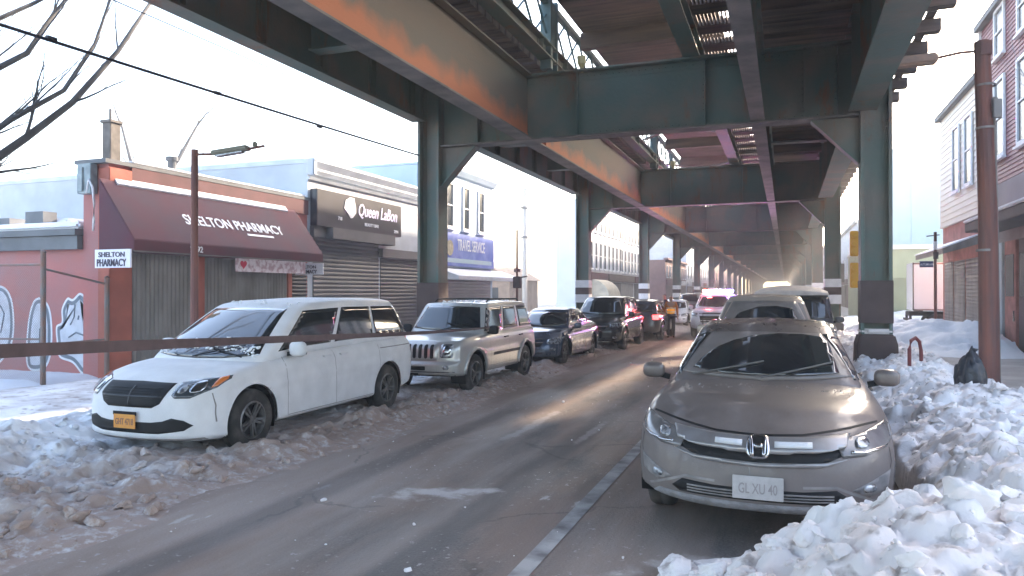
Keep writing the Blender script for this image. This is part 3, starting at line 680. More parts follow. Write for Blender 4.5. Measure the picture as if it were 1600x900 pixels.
B = Bld('beauty_salon', (-14, 20.4, 0), 'white single storey shop with black sign box and grey roll down shutters beside the pharmacy', 'shop')
w = MB(); w.box(-24, -12.05, 16.62, 24.25, .1, 5.3); B.part('wall', w, M_pwhite)
w = MB(); w.prism([(-12.05, 5.02), (-11.97, 5.02), (-11.9, 5.12), (-11.9, 5.18), (-11.78, 5.34), (-11.78, 5.42), (-12.05, 5.42)], 1, 16.55, 24.3); w.prism([(-12.05, 4.86), (-11.99, 4.86), (-11.95, 4.93), (-12.05, 4.93)], 1, 16.6, 24.25); w.box(-24, -12.04, 16.6, 24.3, 5.30, 5.42); B.part('cornice', w, mat('pale_cornice', (.60, .65, .70), .7, var=.2, scale=2, coords='World'))
w = MB(); w.box(-12.0, -11.78, 16.52, 16.68, 4.95, 5.40); B.part('corner_bracket', w, M_pwhite, bevel=.03)
w = MB(); w.box(-23, -12.3, 16.75, 24.2, 5.425, 5.50); B.part('roof_snow', w, M_snowclean, bevel=.02)
w = MB(); w.box(-12.04, -11.82, 16.72, 21.35, 3.62, 4.62); sb = B.part('sign_box', w, mat('black_panel', (.035, .032, .042), .35, var=.3, scale=1.5, coords='World'), bevel=.012)
w = MB(); w.box(-12.04, -11.7, 17.3, 20.75, 3.30, 3.615); w.box(-12.04, -11.9, 16.7, 17.28, 3.3, 3.615); B.part('shutter_housing', w, M_shutter, bevel=.01)
M_lav = mat('lavender_lettering', (.70, .66, .88), .5)
B.text('Queen LaBon', .52, (-11.81, 18.72, 4.08), (0, 1, 0), (0, 0, 1), M_lav, sb, sx=.80, shear=.25)
B.text('BEAUTY BAR', .14, (-11.81, 19.1, 3.80), (0, 1, 0), (0, 0, 1), M_text, sb)
B.text('718', .14, (-11.81, 17.7, 3.86), (0, 1, 0), (0, 0, 1), M_text, sb); B.text('2994', .14, (-11.81, 20.85, 3.72), (0, 1, 0), (0, 0, 1), M_text, sb)
w = MB(); w.prism([(18.0, 4.22), (18.08, 4.46), (18.3, 4.56), (18.52, 4.56), (18.60, 4.3), (18.62, 4.14), (18.45, 3.98), (18.34, 3.96), (18.2, 4.08)], 0, -11.815, -11.80); B.part('emblem', w, mat('emblem_white', (.85, .82, .85), .4), sb, bevel=.004)
w = MB(); ribbed(w, -12.03, 16.85, 20.25, .12, 3.3, .12, .02, False); B.part('roll_shutter', w, M_shutter)
w = MB(); w.box(-12.04, -11.9, 20.3, 24.2, 2.92, 3.2); B.part('shutter_housing', w, M_shutter, bevel=.01)
w = MB(); ribbed(w, -12.03, 20.4, 24.1, .12, 2.9, .12, .02, False); B.part('roll_shutter', w, M_shutdark)

B = Bld('travel_shop', (-14, 27, 0), 'pale blue two storey building with blue travel sign over a white canopy', 'shop')
M_pb = mat('pale_blue_facade', (.37, .46, .53), .8, var=.12, scale=1.5, coords='World')
w = MB(); w.box(-24, -12.05, 24.27, 29.9, .1, 6.55); B.part('wall', w, M_pb)
w = MB(); w.prism([(-12.05, 6.3), (-11.95, 6.35), (-11.82, 6.55), (-11.82, 6.64), (-12.05, 6.64)], 1, 24.25, 30.0); w.box(-24, -12.04, 24.25, 30.0, 6.56, 6.64); B.part('cornice', w, M_pb)
for y0 in (25.25, 26.78, 28.33): B.window_x(-12.05, 1, y0, y0 + .52, 4.35, 5.95, M_white, M_pane)
w = MB(); w.box(-12.04, -11.93, 24.35, 29.8, 2.82, 4.08); sb = B.part('sign', w, mat('sign_blue', (.11, .17, .52), .45, var2=(.22, .28, .60), scale=2, coords='World'))
B.text('TRAVEL SERVICE', .62, (-11.925, 26.0, 3.45), (0, 1, 0), (0, 0, 1), M_text, sb, sx=.60)
w = MB(); w.lathe([(.001, -11.915), (.30, -11.915), (.30, -11.928)], 20, 'x', (0, 25.3, 3.5)); B.part('logo', w, mat('logo_tan', (.5, .45, .3), .5, var=.4, scale=8), sb)
w = MB(); w.box(-11.929, -11.922, 24.6, 29.5, 2.95, 3.12); B.part('sign_strip', w, mat('sign_pale', (.42, .55, .62), .5), sb)
w = MB(); w.prism([(-12.05, 2.74), (-11.1, 2.42), (-11.1, 2.28), (-12.05, 2.30)], 1, 24.3, 31.0); B.part('canopy', w, M_white, bevel=.01)
w = MB(); ribbed(w, -12.03, 24.6, 29.6, .12, 2.28, .12, .02, False); B.part('roll_shutter', w, mat('taupe_shutter', (.26, .23, .23), .6, var=.2, scale=1, coords='World'))

def row_building(name, label, x0, x1, y0, y1, h, m, face, rows, n, ww=.75, cat='building', group=None, cornice=True, shops=True, side=True):
    Bx = Bld(name, ((x0 + x1) / 2, (y0 + y1) / 2, 0), label, cat, group); w = MB(); w.box(x0, x1, y0, y1, .1, h); Bx.part('wall', w, m)
    X = x1 if face > 0 else x0
    if cornice:
        w = MB(); a, b = (X - .2, X + .3) if face > 0 else (X - .3, X + .2); w.box(a, b, y0, y1, h, h + .22); Bx.part('cornice', w, m, bevel=.03)
    step = (y1 - y0) / n
    for (z0, z1) in rows:
        for i in range(n):
            yc = y0 + (i + .5) * step; Bx.window_x(X, face, yc - ww / 2, yc + ww / 2, z0, z1, M_white, M_pane, .06)
    if shops:
        ns = max(1, int((y1 - y0) / 4.5)); st = (y1 - y0) / ns
        for i in range(ns):
            w = MB(); a, b = (X, X + .05) if face > 0 else (X - .05, X); w.box(a, b, y0 + i * st + .3, y0 + (i + 1) * st - .3, .12, 2.5); Bx.part('shopfront', w, random.choice([M_shutter, M_shutdark, M_brown, M_gate]))
            w = MB(); a, b = (X, X + .16) if face > 0 else (X - .16, X); w.box(a, b, y0 + i * st + .2, y0 + (i + 1) * st - .2, 2.55, 3.1); Bx.part('fascia', w, random.choice([M_awning, M_pwhite, mat('teal_fascia', (.12, .25, .30), .5), M_brown]))
    return Bx
M_cool = mat('cool_render', (.60, .64, .68), .8, var=.2, scale=1, coords='World')
r1 = row_building('row_house', 'pale three storey row with tall narrow windows beyond the left cross street', -14.2, -12, 46.5, 56.8, 7.9, mat('white_render', (.80, .81, .82), .8, var=.08, scale=1, coords='World'), 1, [(3.4, 5.1), (5.9, 7.2)], 8, .6)
r2 = row_building('row_house', 'whitish three storey row house further down the left side, nearer the far columns', -14.4, -12.2, 57.0, 68, 8.1, mat('warm_render', (.56, .58, .62), .8, var=.2, scale=1, coords='World'), 1, [(3.4, 5.1), (5.9, 7.2)], 8, .6)
w = MB(); pr = [(-12.0 + 1.3 * math.cos(t), 1.3 + 1.35 * math.sin(t)) for t in [i * math.pi / 2 / 8 for i in range(9)]] + [(-12.0, 2.65), (-12.0, 1.3)]
o = w; w.prism(pr, 1, 46.9, 50.4); tag(w.build('shop_awning', mat('cream_canvas', (.62, .55, .42), .8, var=.2, scale=3)), 'curved cream awning over a shop past the left cross street', 'awning')
row_building('row_house', 'low reddish brick row on the left beyond the pale row houses', -24, -12, 79, 96, 5.2, mat('dull_brick', (.22, .12, .11), .9, var=.3, scale=2, coords='World'), 1, [(3.4, 4.6)], 8, .7)
row_building('row_house', 'tall grey row on the far left near the vanishing point', -24, -12, 97, 135, 9, M_cool, 1, [(3.6, 5.2), (6.2, 7.8)], 12, .9)
row_building('row_house', 'far pale row on the right beyond the green building', 6, 18, 72, 110, 8, M_cool, -1, [(3.6, 5.2)], 10, .9)
row_building('row_house', 'distant brown row on the right near the vanishing point', 6, 18, 112, 170, 9, MATS['dull_brick'], -1, [(3.6, 5.2), (6.2, 7.8)], 14, .9)
row_building('row_house', 'distant brown row on the left at the end of the street', -24, -12, 137, 220, 8, MATS['dull_brick'], 1, [(3.6, 5.2)], 14, .9)
# small house on the left side street
Bx = Bld('small_house', (-22, 50, 0), 'small brown gabled house seen across the snowy left side street', 'house')
w = MB(); w.box(-21.3, -17.3, 46, 52, .1, 2.6); Bx.part('wall', w, mat('sandy_brick', (.42, .30, .22), .9, var=.3, scale=2, coords='World'))
w = MB(); w.prism([(-21.6, 2.6), (-17.0, 2.6), (-19.3, 3.9)], 1, 45.8, 52.2); Bx.part('roof', w, MATS['sandy_brick'])
w = MB()
for a in (-20.6, -18.9): w.box(a, a + .8, 45.95, 45.99, 1.2, 2.1)
Bx.part('window', w, M_pane)

# ================================================================== BUILDINGS (right)
def siding_mat(name, c1, c2, pitch):
    m = bpy.data.materials.new(name); m.use_nodes = True; nt = m.node_tree; N = nt.nodes; L = nt.links; b = N['Principled BSDF']; b.inputs['Roughness'].default_value = .6
    g = N.new('ShaderNodeNewGeometry'); n = N.new('ShaderNodeTexNoise'); n.inputs['Scale'].default_value = 1.5; n.inputs['Detail'].default_value = 6; L.new(g.outputs['Position'], n.inputs['Vector'])
    x = N.new('ShaderNodeMix'); x.data_type = 'RGBA'; L.new(n.outputs['Fac'], x.inputs['Factor']); x.inputs['A'].default_value = (*c1, 1); x.inputs['B'].default_value = (*c2, 1); L.new(x.outputs['Result'], b.inputs['Base Color'])
    return m
def siding_x(mb, X, sgn, y0, y1, z0, z1, pitch):
    z = z0
    while z < z1 - .01:
        ze = min(z + pitch, z1); mb.add([(X + sgn * .03, y0, z), (X + sgn * .03, y1, z), (X + sgn * .005, y1, ze), (X + sgn * .005, y0, ze)], [(0, 1, 2, 3)])
        mb.add([(X + sgn * .03, y0, z), (X + sgn * .03, y1, z), (X, y1, z), (X, y0, z)], [(0, 1, 2, 3)]); z = ze
def siding_y(mb, Y, sgn, x0, x1, z0, z1, pitch):
    z = z0
    while z < z1 - .01:
        ze = min(z + pitch, z1); mb.add([(x0, Y + sgn * .03, z), (x1, Y + sgn * .03, z), (x1, Y + sgn * .005, ze), (x0, Y + sgn * .005, ze)], [(0, 1, 2, 3)])
        mb.add([(x0, Y + sgn * .03, z), (x1, Y + sgn * .03, z), (x1, Y, z), (x0, Y, z)], [(0, 1, 2, 3)]); z = ze
M_cream = siding_mat('cream_siding', (.60, .56, .47), (.68, .64, .56), .2)
M_maroon = siding_mat('maroon_siding', (.19, .06, .075), (.24, .085, .10), .1)
B = Bld('cream_house', (9, 31, 0), 'two storey house with cream siding above a red brick shopfront with grey shutters', 'house')
w = MB(); w.box(6.05, 15, 28.3, 35.0, 4.45, 8.9); siding_x(w, 6.05, -1, 28.3, 35.0, 4.45, 8.9, .22); siding_y(w, 35.0, 1, 6.05, 15, 4.45, 8.9, .22); B.part('wall', w, M_cream)
w = MB(); w.prism([(6.05, 4.5), (6.05, 6.2), (5.62, 6.0), (5.55, 4.75), (5.7, 4.5)], 1, 29.0, 31.2)
w = MB(); w.box(6.12, 15, 28.3, 34.9, .1, 4.44); B.part('lower_wall', w, mat('rose_brick', (.42, .19, .16), .9, var=.3, scale=3, coords='World', bump=.3), label='reddish brick ground floor')
w = MB(); w.box(5.85, 15.1, 28.2, 35.2, 8.9, 9.1); B.part('roof', w, M_roofgrey)
for y0 in (29.2, 31.2): B.window_x(6.0, -1, y0, y0 + .95, 5.65, 7.95, M_white, M_pane, .09)
w = MB(); w.prism([(6.12, 3.75), (5.0, 3.30), (5.0, 3.12), (6.12, 3.45)], 1, 28.6, 34.2); c_ = B.part('canopy', w, M_gate, bevel=.01)
w = MB(); w.prism([(6.12, 3.80), (4.98, 3.345), (4.98, 3.305), (6.12, 3.755)], 1, 28.6, 34.25); B.part('snow_cap', w, M_snowclean, c_)
for y0, y1 in ((28.7, 30.6), (30.8, 32.6), (32.8, 34.4)):
    w = MB(); ribbed(w, 0, y0, y1, .12, 3.0, .13, .02, False)
    w.v = [(6.10 - (p[0] if p[0] > -.0015 else .0), p[1], p[2]) for p in w.v]; B.part('roll_shutter', w, M_gate)
B = Bld('maroon_house', (9, 22, 0), 'tall house with maroon horizontal siding above a dim shopfront at the right edge', 'house')
w = MB(); w.box(6.06, 15, 12.0, 28.2, 5.1, 10.4); siding_x(w, 6.06, -1, 12.0, 28.2, 5.1, 10.4, .125); B.part('wall', w, M_maroon)
w = MB(); w.box(6.02, 15, 12.0, 28.2, 4.0, 5.08); B.part('fascia', w, mat('greyish_fascia', (.25, .21, .22), .7, var=.2, scale=1, coords='World'))
w = MB(); w.box(6.12, 15, 12.0, 28.2, .1, 3.99); B.part('lower_wall', w, mat('grey_lower_wall', (.27, .22, .21), .8, var=.3, scale=1.5, coords='World'))
w = MB(); w.box(5.85, 15, 11.9, 28.25, 10.4, 10.6); B.part('roof', w, M_roofgrey)
for y0 in (15.5, 18.2, 20.6, 22.9, 25.3): B.window_x(6.03, -1, y0, y0 + .95, 5.95, 8.15, M_white, M_pane, .11)
for y0 in (20.6, 22.9, 25.3): B.window_x(6.03, -1, y0, y0 + .9, 9.0, 10.3, M_white, M_pane, .11)
w = MB(); w.box(5.96, 6.05, 28.05, 28.22, 4.4, 10.4); B.part('corner_board', w, M_white)
w = MB(); w.box(5.1, 6.02, 19.0, 25.8, 3.62, 3.9); c_ = B.part('canopy', w, M_shutdark, bevel=.02)
w = MB(); w.box(5.06, 6.02, 18.95, 25.85, 3.905, 4.0); B.part('snow_cap', w, M_snowclean, c_, bevel=.03)
for y0, y1, mm, nm in ((26.6, 27.9, M_gate, 'roll_shutter'), (25.6, 26.3, M_pwhite, 'pillar'), (24.2, 25.3, MATS['rose_brick'], 'door'), (22.6, 23.9, mat('dark_doorway', (.05, .03, .03), .6), 'door')):
    w = MB(); w.box(6.02, 6.11, y0, y1, .12, 3.3); d_ = B.part(nm, w, mm, bevel=.01)
    if nm == 'door':
        w = MB(); w.box(6.0, 6.018, y0 + .15, y1 - .15, 1.7, 2.9); B.part('door_glass', w, M_pane, d_)
        w = MB(); w.box(5.98, 6.018, y0 + .08, y0 + .13, 1.0, 1.3); B.part('handle', w, M_chrome, d_)
B = Bld('green_warehouse', (9, 50, 0), 'low pale green warehouse with snow along its parapet across the side street', 'warehouse')
M_green = mat('pale_green_render', (.36, .42, .28), .8, var=.12, scale=1, coords='World')
w = MB(); w.box(4.2, 24, 46.2, 58, .1, 4.2); B.part('wall', w, M_green)
w = MB(); w.box(4.1, 24.1, 46.05, 58, 4.2, 4.45); B.part('parapet_snow', w, M_snowclean, bevel=.04)
w = MB(); w.box(5.5, 7.2, 46.15, 46.19, .15, 2.6); ga = B.part('door', w, mat('olive_door', (.25, .29, .19), .7, var=.2, scale=2, coords='World'))
w = MB(); w.box(5.3, 7.4, 46.12, 46.19, 2.6, 2.72); w.box(5.3, 5.44, 46.12, 46.19, .15, 2.6); B.part('door_frame', w, M_green)
w = MB(); w.box(6.7, 7.0, 46.12, 46.145, 1.5, 1.9); B.part('notice', w, M_white, ga)
B = Bld('pale_block', (14, 72, 0), 'large pale teal windowless block rising behind the green warehouse', 'building')
w = MB(); w.box(6.3, 40, 62, 71, .1, 12.4); B.part('wall', w, mat('pale_teal', (.56, .66, .66), .8, var=.08, scale=.5, coords='World'))
w = MB(); w.box(6.2, 40.1, 61.9, 71.1, 12.4, 12.6); w.box(8.8, 8.9, 61.93, 61.99, .1, 12.4); B.part('coping', w, MATS['pale_teal'])
#PART2
# ================================================================== VEHICLES
def paint(name, col, dirt, amt_lo=.35, amt_hi=.75, rough=.35, metal=.1, coat=.6, zdirt=.75, spat=.25):
    """car paint with road-salt grime: speckled all over, thicker low down (a real stain of the body)"""
    if name in MATS: return MATS[name]
    m = bpy.data.materials.new(name); m.use_nodes = True; nt = m.node_tree; N = nt.nodes; L = nt.links; b = N['Principled BSDF']
    tc = N.new('ShaderNodeTexCoord'); sx = N.new('ShaderNodeSeparateXYZ'); L.new(tc.outputs['Object'], sx.inputs[0])
    n = N.new('ShaderNodeTexNoise'); n.inputs['Scale'].default_value = 2.2; n.inputs['Detail'].default_value = 10; n.inputs['Roughness'].default_value = .65; L.new(tc.outputs['Object'], n.inputs['Vector'])
    n2 = N.new('ShaderNodeTexNoise'); n2.inputs['Scale'].default_value = 45; n2.inputs['Detail'].default_value = 3; L.new(tc.outputs['Object'], n2.inputs['Vector'])
    mp = N.new('ShaderNodeMapping'); mp.inputs['Scale'].default_value = (9, 9, .8); L.new(tc.outputs['Object'], mp.inputs['Vector'])
    n3 = N.new('ShaderNodeTexNoise'); n3.inputs['Scale'].default_value = 2.0; n3.inputs['Detail'].default_value = 5; L.new(mp.outputs['Vector'], n3.inputs['Vector'])
    def M(op, a, c, d=None):
        x = N.new('ShaderNodeMath'); x.operation = op
        for i, q in enumerate((a, c, d)):
            if q is None: continue
            if isinstance(q, (int, float)): x.inputs[i].default_value = q
            else: L.new(q, x.inputs[i])
        return x.outputs[0]
    s = M('MULTIPLY_ADD', n.outputs['Fac'], 1.0, M('MULTIPLY', n2.outputs['Fac'], spat)); s = M('MULTIPLY_ADD', n3.outputs['Fac'], .45, s)
    s = M('SUBTRACT', s, M('MULTIPLY', sx.outputs['Z'], zdirt))
    r = N.new('ShaderNodeMapRange'); r.inputs['From Min'].default_value = amt_lo; r.inputs['From Max'].default_value = amt_hi; L.new(s, r.inputs['Value'])
    x = N.new('ShaderNodeMix'); x.data_type = 'RGBA'; L.new(r.outputs['Result'], x.inputs['Factor']); x.inputs['A'].default_value = (*col, 1); x.inputs['B'].default_value = (*dirt, 1)
    L.new(x.outputs['Result'], b.inputs['Base Color'])
    rr = N.new('ShaderNodeMapRange'); rr.inputs['To Min'].default_value = rough; rr.inputs['To Max'].default_value = .8; L.new(r.outputs['Result'], rr.inputs['Value']); L.new(rr.outputs['Result'], b.inputs['Roughness'])
    cc = N.new('ShaderNodeMapRange'); cc.inputs['To Min'].default_value = coat; cc.inputs['To Max'].default_value = .02; L.new(r.outputs['Result'], cc.inputs['Value']); L.new(cc.outputs['Result'], b.inputs['Coat Weight'])
    b.inputs['Metallic'].default_value = metal; b.inputs['Coat Roughness'].default_value = .12
    MATS[name] = m; return m

def lattice(na, nb, nc):
    """surface points of a cube grid: dict-deduplicated; returns unit coords and quads"""
    idx = {}; V = []; F = []
    def vid(i, j, k):
        q = (i, j, k)
        if q not in idx: idx[q] = len(V); V.append((2 * i / na - 1, 2 * j / nb - 1, 2 * k / nc - 1))
        return idx[q]
    for i in range(na):
        for j in range(nb):
            for k in (0, nc):
                f = [vid(i, j, k), vid(i + 1, j, k), vid(i + 1, j + 1, k), vid(i, j + 1, k)]; F.append(f if k else f[::-1])
    for i in range(na):
        for k in range(nc):
            for j in (0, nb):
                f = [vid(i, j, k), vid(i + 1, j, k), vid(i + 1, j, k + 1), vid(i, j, k + 1)]; F.append(f[::-1] if j else f)
    for j in range(nb):
        for k in range(nc):
            for i in (0, na):
                f = [vid(i, j, k), vid(i, j + 1, k), vid(i, j + 1, k + 1), vid(i, j, k + 1)]; F.append(f if i else f[::-1])
    return np.array(V), F
def pnorm(V, p, low=None):
    A = np.abs(V); c_ = A[:, 2] ** p[2]
    if low: c_ = np.where(V[:, 2] < 0, A[:, 2] ** low * .35, c_)
    s = (A[:, 0] ** p[0] + A[:, 1] ** p[1] + c_)
    return V / (s ** (1 / np.mean(p)))[:, None]
def ip(x, pts):
    xs = [p[0] for p in pts]; ys = [p[1] for p in pts]; return np.interp(x, xs, ys)
def ips(x, pts):  # smoothed interp
    d = .05; return (ip(x - d, pts) + 2 * ip(x, pts) + ip(x + d, pts)) / 4

class Car:
    def __init__(s, sp, loc, rz, name, label, cat, group=None, q=1.0):
        s.sp = sp; s.q = q; s.o = empty(name, loc, rz, label=label, cat=cat, group=group)
        s.loc = loc; s.shape()
    def shape(s):
        sp = s.sp; L, W, H = sp['L'], sp['W'], sp['H']; q = s.q
        # ---- lower body
        V, F = lattice(int(36 * q), int(170 * q), int(26 * q))
        V = np.sign(V) * np.abs(V) ** .92
        U = pnorm(V, sp.get('p', (11, 22, 9)), 40)
        y = (U[:, 1] / np.abs(U[:, 1]).max() + 1) / 2 * L; zn = (U[:, 2] / np.abs(U[:, 2]).max() + 1) / 2; a = U[:, 0] / np.abs(U[:, 0]).max()
        zt = ips(y, sp['top']) + sp.get('crown', .04) * (1 - np.abs(a) ** 2.2) * sstep(0, .5, y) ; zb = ips(y, sp['bot'])
        z = zb + (zt - zb) * zn
        hw = W / 2 * ips(y, sp['plan']) * ip(zn, sp.get('side', [(0, .93), (.12, .975), (.45, 1.0), (.7, .985), (.88, .955), (1, .90)]))
        x = a * hw
        fr = sstep(sp.get('bowlen', 1.1), 0, y) ; rr = sstep(L - .8, L, y)
        y2 = y + fr * (sp.get('bow', .30) * np.abs(a) ** 2.6 + ip(zn, sp.get('nose', [(0, .06), (.2, 0), (.55, 0), (.85, .05), (1, .18)]))) - rr * (.14 * np.abs(a) ** 3 + ip(zn, sp.get('tail', [(0, .08), (.3, 0), (.6, .03), (1, .1)])))
        # shoulder crease on the flank
        cre = np.exp(-((zn - sp.get('crease', .74)) / .05) ** 2) * .010 * sstep(.6, 1.2, y) * (np.abs(a) > .9); x = x + np.sign(x) * cre
        # hood creases
        if sp.get('hoodlines', True):
            hl = np.exp(-((np.abs(a) - sp.get('hlx', .62)) / .06) ** 2) * sstep(.98, 1, zn) * sstep(sp['ws'][0] + .1, .5, y) * .014; z = z + hl
        P = np.stack([x, y2, z], 1)
        # ---- wheel arches
        drop = set(); Ra = sp['rw'] + sp.get('gap', .055)
        cols = []
        for wy in (sp['fo'], sp['fo'] + sp['wb']):
            d = np.hypot(P[:, 1] - wy, P[:, 2] - sp['rw']); side = np.abs(P[:, 0]) > W * .5 - .34
            inside = (d < Ra) & side
            near = (np.abs(d - Ra) < .032 / q) & side & (P[:, 2] > zb - .5)
            ang = np.arctan2(P[:, 2] - sp['rw'], P[:, 1] - wy)
            P[near, 1] = wy + Ra * np.cos(ang[near]); P[near, 2] = sp['rw'] + Ra * np.sin(ang[near])
            cols.append(inside & ~near)
        ins = cols[0] | cols[1]
        Fk = [f for f in F if not any(ins[i] for i in f)]
        s.body_m = (P, Fk)
        # ---- greenhouse
        g = sp['gh']
        V, F2 = lattice(int(30 * q), int(90 * q), int(14 * q)); V = np.sign(V) * np.abs(V) ** .95
        U = pnorm(V, sp.get('gp', (13, 26, 13))); b = (U[:, 1] / np.abs(U[:, 1]).max() + 1) / 2; tz = (U[:, 2] / np.abs(U[:, 2]).max() + 1) / 2; a = U[:, 0] / np.abs(U[:, 0]).max()
        yb = g['b0'] + (g['b1'] - g['b0']) * b; yt = g['t0'] + (g['t1'] - g['t0']) * b
        yy = yb + (yt - yb) * tz; zbelt = ips(yy, sp['top']) - .06; zr = ips(yt, g['roof'])
        zz = zbelt + (zr + .028 * (1 - a * a) - zbelt) * tz
        xx = a * (g['wb'] + (g['wt'] - g['wb']) * tz ** 1.15) * (1 - .05 * sstep(.5, 1, b))
        yy = yy + sstep(.25, 0, b) * g.get('wsbow', .14) * a * a * 1.0 - sstep(.85, 1, b) * .08 * a * a
        G = np.stack([xx, yy, zz], 1); s.gh_m = (G, F2)
        vs = [Vector(p) for p in P.tolist()] + [Vector(p) for p in G.tolist()]; fs = [list(f) for f in Fk] + [[i + len(P) for i in f] for f in F2]
        s.bvh = BVHTree.FromPolygons(vs, fs)
    def mk(s, name, P, F, m, parent=None, smooth=True):
        me = bpy.data.meshes.new(name); me.from_pydata([tuple(p) for p in P], [], [tuple(f) for f in F])
        bm = bmesh.new(); bm.from_mesh(me); bmesh.ops.delete(bm, geom=[v for v in bm.verts if not v.link_faces], context='VERTS'); bm.to_mesh(me); bm.free()
        o = link_mesh(name, me, m, parent or s.o, smooth); return o
    def body(s, m):
        P, F = s.body_m; G, F2 = s.gh_m
        V = np.concatenate([P, G]); s.b = s.mk('body', V, list(F) + [[i + len(P) for i in f] for f in F2], m); return s.b
    def proj(s, name, poly, axis, m, parent=None, off=.004, sp=.05, side=1, smooth=True, mirror=False, back=.012, origin=None):
        """project polygon on the body. axis 'f' front (x,z), 'r' rear (x,z), 's' side (y,z) with side sign, 't' top (x,y)"""
        if mirror:
            a = s.proj(name, poly, axis, m, parent, off, sp, side, smooth, False, back)
            pm = [(-p[0], p[1]) for p in poly] if axis != 's' else poly
            b = s.proj(name, pm, axis, m, parent, off, sp, -side, smooth, False, back); return a, b
        bm = bmesh.new(); vs = [bm.verts.new((p[0], p[1], 0)) for p in poly]; bm.faces.new(vs)
        xs = [p[0] for p in poly]; ys = [p[1] for p in poly]; sp = sp / max(.5, s.q)
        for ax, lo, hi in ((0, min(xs), max(xs)), (1, min(ys), max(ys))):
            n = int((hi - lo) / sp)
            for i in range(1, n + 1):
                c = lo + (hi - lo) * i / (n + 1); co_ = (c, 0, 0) if ax == 0 else (0, c, 0); no = (1, 0, 0) if ax == 0 else (0, 1, 0)
                bmesh.ops.bisect_plane(bm, geom=bm.verts[:] + bm.edges[:] + bm.faces[:], plane_co=co_, plane_no=no)
        dirs = {'f': Vector((0, 1, 0)), 'r': Vector((0, -1, 0)), 's': Vector((-side, 0, 0)), 't': Vector((0, 0, -1))}[axis]
        last = None; miss = []
        for v in bm.verts:
            p, q_ = v.co.x, v.co.y
            o = {'f': Vector((p, -3, q_)), 'r': Vector((p, 12, q_)), 's': Vector((side * 4, p, q_)), 't': Vector((p, q_, 5))}[axis]
            h, n, i, d = s.bvh.ray_cast(o, dirs)
            if h is None: miss.append((v, o)); continue
            v.co = h + n * (off if n.dot(dirs) < 0 else -off)
        for v, o in miss:
            h, n, i, d = s.bvh.find_nearest(o + dirs * 4); v.co = h + n * off if h else v.co
        if back:
            be = [e for e in bm.edges if e.is_boundary]
            r = bmesh.ops.extrude_edge_only(bm, edges=be); nv = [x for x in r['geom'] if isinstance(x, bmesh.types.BMVert)]
            for v in nv: v.co += dirs * back
        bmesh.ops.triangulate(bm, faces=[f for f in bm.faces if len(f.verts) > 4]); bmesh.ops.recalc_face_normals(bm, faces=bm.faces)
        me = bpy.data.meshes.new(name); bm.to_mesh(me); bm.free()
        if smooth: 
            me.polygons.foreach_set('use_smooth', [True] * len(me.polygons))
        o = link_mesh(name, me, m, parent or s.o); return o
    def line(s, name, pts, axis, m, parent=None, w=.008, **k):
        """thin strip along a polyline"""
        L_ = []; Rr = []
        for i, p in enumerate(pts):
            a = Vector(pts[max(0, i - 1)]); b = Vector(pts[min(len(pts) - 1, i + 1)]); t = (b - a).normalized(); n = Vector((-t.y, t.x)) * w / 2
            L_.append((p[0] + n.x, p[1] + n.y)); Rr.append((p[0] - n.x, p[1] - n.y))
        return s.proj(name, L_ + Rr[::-1], axis, m, parent, off=.002, back=0, **k)
    def sidepoint(s, t, v):
        g = s.sp['gh']; yb = g['b0'] + (g['b1'] - g['b0']) * t; yt = g['t0'] + (g['t1'] - g['t0']) * t
        y = yb + (yt - yb) * v; zb = float(ips(np.array([y]), s.sp['top'])[0]) - .06; zr = float(ips(np.array([yt]), g['roof'])[0]); return (y, zb + (zr - zb) * v)
    def glass(s, m, wins, v0=.16, v1=.86, pill=None, wsm=None):
        g = s.sp['gh']
        for (t0, t1) in wins:
            n = 5; poly = [s.sidepoint(t0 + (t1 - t0) * i / n, v0) for i in range(n + 1)] + [s.sidepoint(t1, v0 + (v1 - v0) * .5)] + [s.sidepoint(t1 + (t0 - t1) * (i / n), v1) for i in range(n + 1)]
            s.proj('side_window', poly, 's', m, mirror=True, sp=.08)
        bx = g['wb'] * .885; tx = g['wt'] * .83
        zb = float(ips(np.array([g['b0'] + .05]), s.sp['top'])[0]) + .035; zt = float(ips(np.array([g['t0']]), g['roof'])[0])
        s.wsz = (zb, zt)
        ws = [(-bx, zb + .03), (-bx * .5, zb), (0, zb - .01), (bx * .5, zb), (bx, zb + .03), (tx, zt - .055), (tx * .5, zt - .045), (0, zt - .04), (-tx * .5, zt - .045), (-tx, zt - .055)]
        s.ws = s.proj('windshield', ws, 'f', wsm or m, sp=.06)
        zb = float(ips(np.array([g['b1'] - .05]), s.sp['top'])[0]) + .04; zt = float(ips(np.array([g['t1']]), g['roof'])[0])
        bx = g['wb'] * .84; tx = g['wt'] * .80
        s.proj('rear_window', [(-bx, zb), (bx, zb), (tx, zt - .10), (-tx, zt - .10)], 'r', m, sp=.1)
